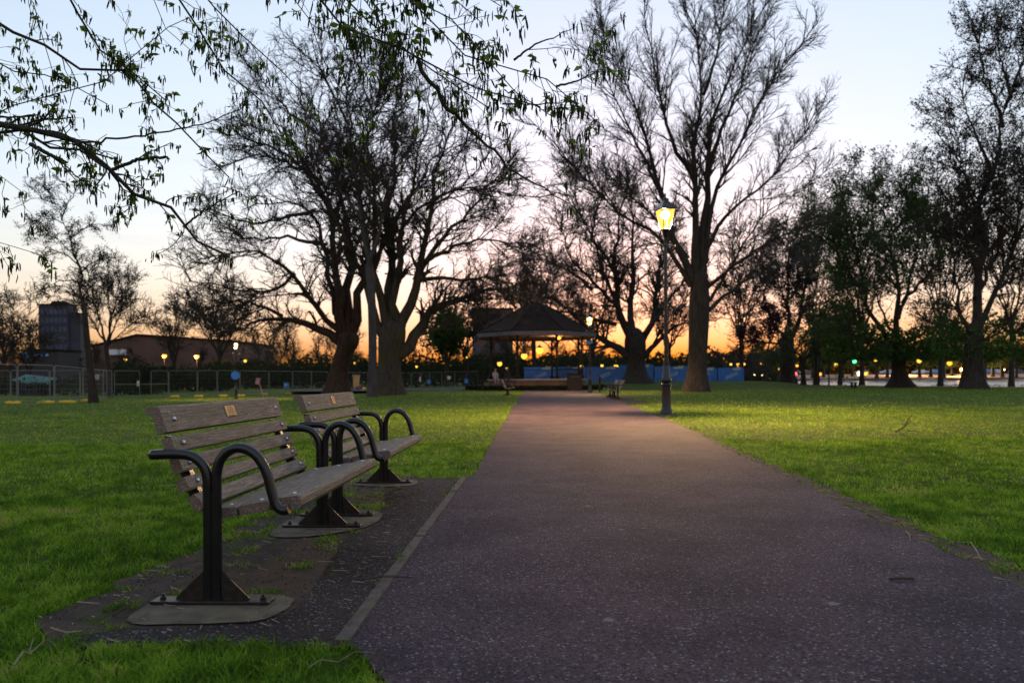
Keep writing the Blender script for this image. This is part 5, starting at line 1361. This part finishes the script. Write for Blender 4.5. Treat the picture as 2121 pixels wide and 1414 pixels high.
mb = MB(); mb.add([(-1.5, -.1, 1.25), (1.2, -.1, .72), (1.2, 1.8, 1.4), (-1.5, 1.8, 1.75), (-1.5, -.1, 1.31), (1.2, -.1, .78), (1.2, 1.8, 1.46), (-1.5, 1.8, 1.81)], [(0, 3, 2, 1), (4, 5, 6, 7), (0, 1, 5, 4), (1, 2, 6, 5), (2, 3, 7, 6), (3, 0, 4, 7)]); mb.build('roof_sheet', M['teal'], t)

# ------------------------------------------------------------------ far woodland and shrubberies
def woodland():
    parts = []; lv = []
    for k in range(120):
        px = random.uniform(-500, 1620); d = random.uniform(125, 215); kk = d / F
        b = base_at(px, d); H = random.uniform(6.5, 12.5) * (1.25 if px < -50 or 560 < px < 760 else 1) * (.72 if 40 < px < 500 else 1)
        if px > 1240: H *= .66
        Pt = np.array([[b + np.array([random.uniform(-.3, .3) * i, 0, H * .9 * i / 5]) for i in range(6)]]); Rt = np.linspace(.2, .04, 6)[None]
        P1, R1 = spawn(Pt, Rt, 26, .15, 1, (H * .2, H * .48), (20, 60), .10, 5, .14, .5, .06, .4)
        P2, R2 = spawn(P1, R1, 170, .15, 1, (H * .08, H * .2), (20, 60), .06, 4, .2, .6, .035, .5)
        P3, R3 = spawn(P2, R2, 700, .15, 1, (H * .05, H * .1), (20, 60), .04, 3, .2, .6, .028, .6)
        parts += [tubes(Pt, Rt, 5), tubes(P1, R1, 3), tubes(P2, R2, 3), tubes(P3, R3, 3)]
    V, Q = join_np(parts)
    o = tag(link_mesh('woodland', np_mesh('woodland', V, [Q]), M['twig'], None, True), 'dark mass of bare woodland along the skyline behind the park', 'woodland', kind='stuff')
woodland()
def shrubs():
    out = []
    def strip(px0, px1, d0, d1, h0, h1, n, s):
        px = rng.uniform(px0, px1, n); d = rng.uniform(d0, d1, n); x = (px - CX) / F * d
        top = h0 + (h1 - h0) * (vnoise(x * .28 + 3, d * .05) * .6 + vnoise(x * 1.1, d * .2) * .4)
        z = hgt(x, d) + top * rng.random(n) ** .75
        out.append((np.stack([x, d, z], 1), rng.uniform(.6, 1.4, n) * s))
    strip(-500, 230, 76, 104, .5, 2.6, 5000, .24); strip(230, 480, 76, 104, .8, 4.4, 4500, .26)
    strip(-400, 340, 60, 68, .2, 2.6, 3500, .16)
    strip(440, 1000, 98, 120, 2.2, 5.6, 10000, .28)
    strip(960, 1480, 120, 150, 2.0, 6.2, 10000, .34)
    strip(1440, 1640, 150, 182, 1.0, 4.6, 3500, .34)
    strip(-600, 1650, 220, 260, 3, 8, 9000, .8)
    strip(1450, 2500, 262, 300, 5, 12, 9000, .9)
    pc = np.vstack([o[0] for o in out]); s = np.concatenate([o[1] for o in out])
    V, Q = quads_at(pc, s); me = np_mesh('shrubbery', V, [Q]); set_rnd(me, np.repeat(np.clip(vnoise(pc[:, 0] * .4, pc[:, 2] * .7) * .7 + rng.random(len(pc)) * .3, 0, 1), 4))
    tag(link_mesh('shrubbery', me, M['shrub']), 'dark shrubbery behind the fences and along the far edges of the park', 'shrubs', kind='stuff')
shrubs()
# row of trees on the far bank
ft = None
for px, d in ((1570, 168), (1683, 196), (1706, 205), (1745, 200), (1765, 210), (1816, 192), (1838, 196), (1905, 198), (1928, 200), (1955, 196), (1972, 210), (2040, 192), (2056, 200), (2076, 196), (2105, 192), (1620, 205), (2160, 195)):
    d = max(d, 190); b = base_at(px, d)
    if ft is None:
        ft = empty('bank_tree', tuple(b)); H = 9.5
        mb = MB(); mb.tube([(0, 0, -.2), (.02, 0, .5), (.05, 0, 1.6), (0, 0, 3.2), (.1, 0, 6)], [.62, .42, .36, .30, .12], 10); tr = mb.build('trunk', M['bark_dark'], ft, True)
        Pt = np.array([[(0, 0, 2.4 + i * 1.1) for i in range(6)]], float); Rt = np.linspace(.32, .08, 6)[None]
        P1, R1 = spawn(Pt, Rt, 34, .0, 1, (2.2, 4.6), (35, 80), .04, 6, .14, .5, .06, .4); P2, R2 = spawn(P1, R1, 260, .15, 1, (.8, 2.0), (20, 60), .03, 4, .2, .6, .035, .5)
        V, Q = join_np([tubes(P1, R1, 4), tubes(P2, R2, 3)]); link_mesh('crown', np_mesh('crown', V, [Q]), M['twig'], ft, True)
        pl = P2.reshape(-1, 3); pl = pl[rng.integers(0, len(pl), 2600)] + rng.normal(size=(2600, 3)) * .35
        leaf_obj('leaves', pl, rng.uniform(.6, 1.3, 2600) * .2, M['leaf'], ft); t = ft
    else:
        t = copy_tree(ft); t.location = tuple(b); s = random.uniform(.85, 1.15); t.scale = (s, s, s * random.uniform(.9, 1.1)); t.rotation_euler = (0, 0, random.uniform(0, 6))
    tag(t, 'dark tree in the row along the far bank of the pond', 'tree', 'row of dark trees on the far bank')

# ------------------------------------------------------------------ cars on the far road
def paint(name, c):
    m = simple(name, c, .3, .08, 3); return m
CP = [paint('blue_car_paint', (.05, .16, .42)), paint('silver_car_paint', (.42, .48, .58)), paint('dark_car_paint', (.03, .04, .07)), paint('white_car_paint', (.62, .64, .66)), paint('red_car_paint', (.4, .03, .04))]
def make_car():
    c = empty('parked_car')
    prof = [(-2.1, .35), (-2.12, .72), (-1.9, .90), (-1.05, .98), (-.45, 1.42), (.95, 1.44), (1.65, .98), (2.08, .90), (2.12, .40), (1.75, .28), (-1.75, .28)]
    mb = MB(); vs = []
    for y, k in ((-.86, .97), (-.78, 1.0), (.78, 1.0), (.86, .97)):
        for x, z in prof:
            tz = max(0, (z - .95) / .5); vs.append((x * k, y * (1 - .2 * tz), z))
    n = len(prof); fs = [tuple(range(n))[::-1], tuple(range(3 * n, 4 * n))]
    for s in range(3): fs += [(s * n + i, s * n + (i + 1) % n, (s + 1) * n + (i + 1) % n, (s + 1) * n + i) for i in range(n)]
    mb.add(vs, fs); body = mb.build('body', CP[0], c, auto=35); body.material_slots[0].link = 'OBJECT'; body.material_slots[0].material = CP[0]
    for s in (-1, 1):
        mb = MB(); y = s * .80
        mb.add([(-.92, y, 1.0), (1.38, y, 1.0), (.88, y * .88, 1.36), (-.44, y * .88, 1.36)], [(0, 1, 2, 3)]); mb.v = [(a, b + s * .012, z) for a, b, z in mb.v]; mb.build('side_window', M['winglass'], c)
    mb = MB(); mb.add([(-1.05, -.66, 1.0), (-1.05, .66, 1.0), (-.5, .56, 1.385), (-.5, -.56, 1.385)], [(0, 1, 2, 3)]); mb.v = [(a - .03, b, z + .02) for a, b, z in mb.v]; mb.build('windscreen', M['winglass'], c)
    mb = MB(); mb.add([(1.62, -.66, 1.02), (1.62, .66, 1.02), (1.0, .56, 1.40), (1.0, -.56, 1.40)], [(0, 1, 2, 3)]); mb.v = [(a + .04, b, z + .02) for a, b, z in mb.v]; mb.build('rear_window', M['winglass'], c)
    for x in (-1.32, 1.32):
        for s in (-1, 1):
            mb = MB(); mb.tube([(x, s * .68, .32), (x, s * .88, .32)], .32, 16); wh = mb.build('wheel', M['tyre'], c)
            mb = MB(); mb.tube([(x, s * .875, .32), (x, s * .89, .32)], .19, 12); mb.build('rim', M['steel'], wh)
    for s in (-1, 1):
        mb = MB(); mb.box((-2.08, s * .62, .72), (.08, .3, .14), None, .02); mb.build('headlight', M['whitesign'], c)
        mb = MB(); mb.box((2.07, s * .66, .80), (.08, .24, .18), None, .02); mb.build('tail_light', M['maroon'], c)
    return c
car0 = None
for i, (px, d, col_, rz, lab) in enumerate(((1936, 232, 0, 0, 'blue hatchback parked between two bank trees'), (1838, 234, 1, 0, 'silver car left of the flared tree trunk on the far road'),
        (1905, 236, 1, 0, 'silver car nearest right of the flared trunk on the far road'), (2046, 234, 0, 0, 'blue car half hidden by bank trees right of the black trunk'), (2062, 242, 1, .2, 'silver car behind the half hidden blue one at right'),
        (2105, 236, 2, 0, 'dark car at the right frame edge on the far road'), (1785, 232, 3, -1.2, 'white car coming forward with bright headlamps'), (1550, 222, 3, .2, 'white car parked at the end of the blue hoarding'),
        (1578, 226, 3, PI, 'white car under the warm lights right of the hoarding'), (1612, 230, 4, PI, 'red car left of the ivy clad trunk'), (1650, 230, 2, PI + 1.2, 'dark car with red tail light right of the ivy clad trunk'), (1672, 234, 2, 0, 'dark car left of the thin young trees'))):
    if car0 is None: c = car0 = make_car()
    else: c = copy_tree(car0)
    for ch_ in c.children:
        if ch_.name.startswith('body'): ch_.material_slots[0].material = CP[col_]
    b = base_at(px, d); c.location = tuple(b); c.rotation_euler = (0, 0, rz); tag(c, lab, 'car', 'cars on the road beyond the pond')

# ------------------------------------------------------------------ far lamps and car lights
def street_lamp(px, py, d, mat, label, r=.16, name='street_lamp', pw=0, col=(1, .6, .2), group='far street lamps', cat='street lamp'):
    r *= random.uniform(1.2, 1.75); p = P(px, py, d); b = base_at(px, d); h = max(.6, p[2] - b[2]); t = empty(name, tuple(b), label=label, cat=cat, group=group)
    mb = MB(); mb.lathe([(.09, 0), (.08, .5), (.05, .55), (.04, h - r * 1.1), (.07, h - r), (.02, h - r * .9)], 8); mb.build('pole', M['iron'], t)
    mb = MB(); mb.lathe([(r * .35, -r), (r * .85, -r * .5), (r, 0), (r * .85, r * .5), (r * .3, r * .95)], 12, (0, 0, h)); mb.build('lamp_head', mat, t, True)
    mb = MB(); mb.lathe([(r * 1.05, r * .62), (r * .4, r * 1.05), (.02, r * 1.5)], 10, (0, 0, h)); mb.build('cap', M['iron'], t)
    if pw: point('street_light', (b[0], b[1] - .35, p[2] - .1), pw, .1, col)
W_, O_ = M['dot_warm'], M['dot_orange']
for a in ((408, 738, 108, O_, 'brightest lamp in front of the warehouse wall', .26, 'street_lamp', 420, (1, .45, .1)),
          (341, 737, 108, O_, 'second lamp in front of the warehouse, left of the brightest one', .20, 'street_lamp', 260, (1, .45, .1)),
          (260, 745, 96, W_, 'dim yellow lamp above the shrubs right of the young tree', .12),
          (508, 747, 92, W_, 'yellow lamp just right of the short lamp post', .14),
          (658, 747, 112, O_, 'lamp left of the reddish leaning trunk', .17),
          (735, 752, 100, W_, 'small lamp seen between the two big trunks', .12),
          (863, 759, 100, W_, 'small lamp right of the big dark trunk', .11),
          (967, 740, 96, W_, 'tiny lamp in the dark evergreen left of the bandstand', .08),
          (1035, 753, 104, W_, 'leftmost of the three lamps seen through the bandstand', .25),
          (1086, 737, 104, W_, 'middle one of the three lamps seen through the bandstand', .27),
          (1118, 725, 96, W_, 'highest of the three lamps seen through the bandstand', .30),
          (1050, 763, 108, W_, 'small lamp low behind the bandstand railing', .12),
          (1205, 758, 102, W_, 'lamp just above the wide black bin', .17),
          (1247, 757, 110, W_, 'small lamp left of the wide squat trunk above the hoarding', .13),
          (1276, 759, 104, W_, 'lamp touching the wide squat trunk above the hoarding', .20),
          (1412, 766, 88, O_, 'orange lamp right of the tall lamp post low above the hoarding', .26),
          (1514, 754, 130, W_, 'small lamp above the right end of the hoarding', .15), (1530, 755, 135, O_, 'orange lamp above the right end of the hoarding', .22),
          (1541, 753, 130, W_, 'pale lamp at the right end of the hoarding', .17), (1577, 753, 170, O_, 'orange lamp behind the cherry tree', .22),
          (1651, 757, 170, O_, 'dull orange lamp between ivy clad trunk and umbrella tree', .22),
          (1698, 774, 150, O_, 'low lamp at the foot of the left thin tree', .24), (1731, 755, 180, W_, 'yellow lamp right of the thin young trees', .36),
          (1814, 744, 180, W_, 'yellow lamp left of the flared trunk, highest on the far bank', .38), (1904, 747, 180, W_, 'yellow lamp right of the flared trunk', .40),
          (1967, 752, 180, O_, 'orange lamp left of the black trunk at right', .36), (2079, 765, 200, M['dot_white'], 'small white lamp right of the black trunk', .22)):
    street_lamp(*a)
street_lamp(1770, 748, 190, M['dot_green'], 'green traffic light across the pond', .30, 'traffic_light', group='lights across the pond', cat='traffic light')
street_lamp(1646, 774, 200, M['dot_red'], 'red car tail light beside the ivy clad trunk', .42, 'car_tail_light', group='lights across the pond', cat='car light')  # tail light of a far car, built as a lamp on a pole
street_lamp(1560, 776, 170, M['dot_white'], 'white light low beside the hoarding end', .26, 'low_light', group='lights across the pond', cat='lamp')
street_lamp(1577, 776, 172, M['dot_white'], 'bright warm light low over the water left of the ivy trunk', .46, 'low_light', group='lights across the pond', cat='lamp')
street_lamp(1782, 773, 190, M['dot_white'], 'brightest white car headlight low over the water', .62, 'low_light', group='lights across the pond', cat='lamp', pw=2500, col=(1, .75, .5))  # car headlight, built as a pole lamp with its own point light
street_lamp(1793, 773, 190, M['dot_warm'], 'smaller warm car headlight right of the brightest white one', .30, 'low_light', group='lights across the pond', cat='lamp')  # second headlight of that car, likewise built as a pole lamp
street_lamp(1616, 764, 200, M['dot_orange'], 'orange light over the road left of the ivy trunk', .34, 'low_light', group='lights across the pond', cat='lamp', pw=2500)
board('shop_sign', 1760, 731, 210, 1.9, 1.3, M['dot_violet'], 'violet lit sign above the green traffic light')
street_lamp(1870, 766, 215, W_, 'warm street lamp hidden low behind the flared trunk', .2, 'street_lamp', 2500)
street_lamp(1990, 764, 205, O_, 'orange lamp post glow left of the black trunk', .2, 'street_lamp', 2500, (1, .5, .15))
# low slab bench by the water and reeds along the shore
q = base_at(1768, 66); t = empty('slab_bench', tuple(q), label='low dark slab bench at the water edge', cat='bench')
mb = MB(); mb.box((0, 0, .42), (.62, .4, .08), None, .01); mb.build('seat', M['iron'], t)
for s in (-1, 1): mb = MB(); mb.box((s * .15, 0, .19), (.1, .3, .38)); mb.build('leg', M['iron'], t)
def reeds():
    xs = np.linspace(24.5, 60, 60); pts = []
    for x in xs:
        if rng.random() < .6:
            n = 60; pts.append(np.stack([rng.normal(x, .5, n), shore_y(x) - .6 + rng.normal(0, .4, n), rng.uniform(0, .16 + .3 * (x < 34), n)], 1))
    pc = np.vstack(pts); V, Q = quads_at(pc, .07); me = np_mesh('reeds', V, [Q]); set_rnd(me, np.repeat(rng.random(len(pc)), 4))
    tag(link_mesh('reeds', me, M['shrub']), 'low clumps of rough grass along the edge of the pond', 'plants', kind='stuff')
reeds()
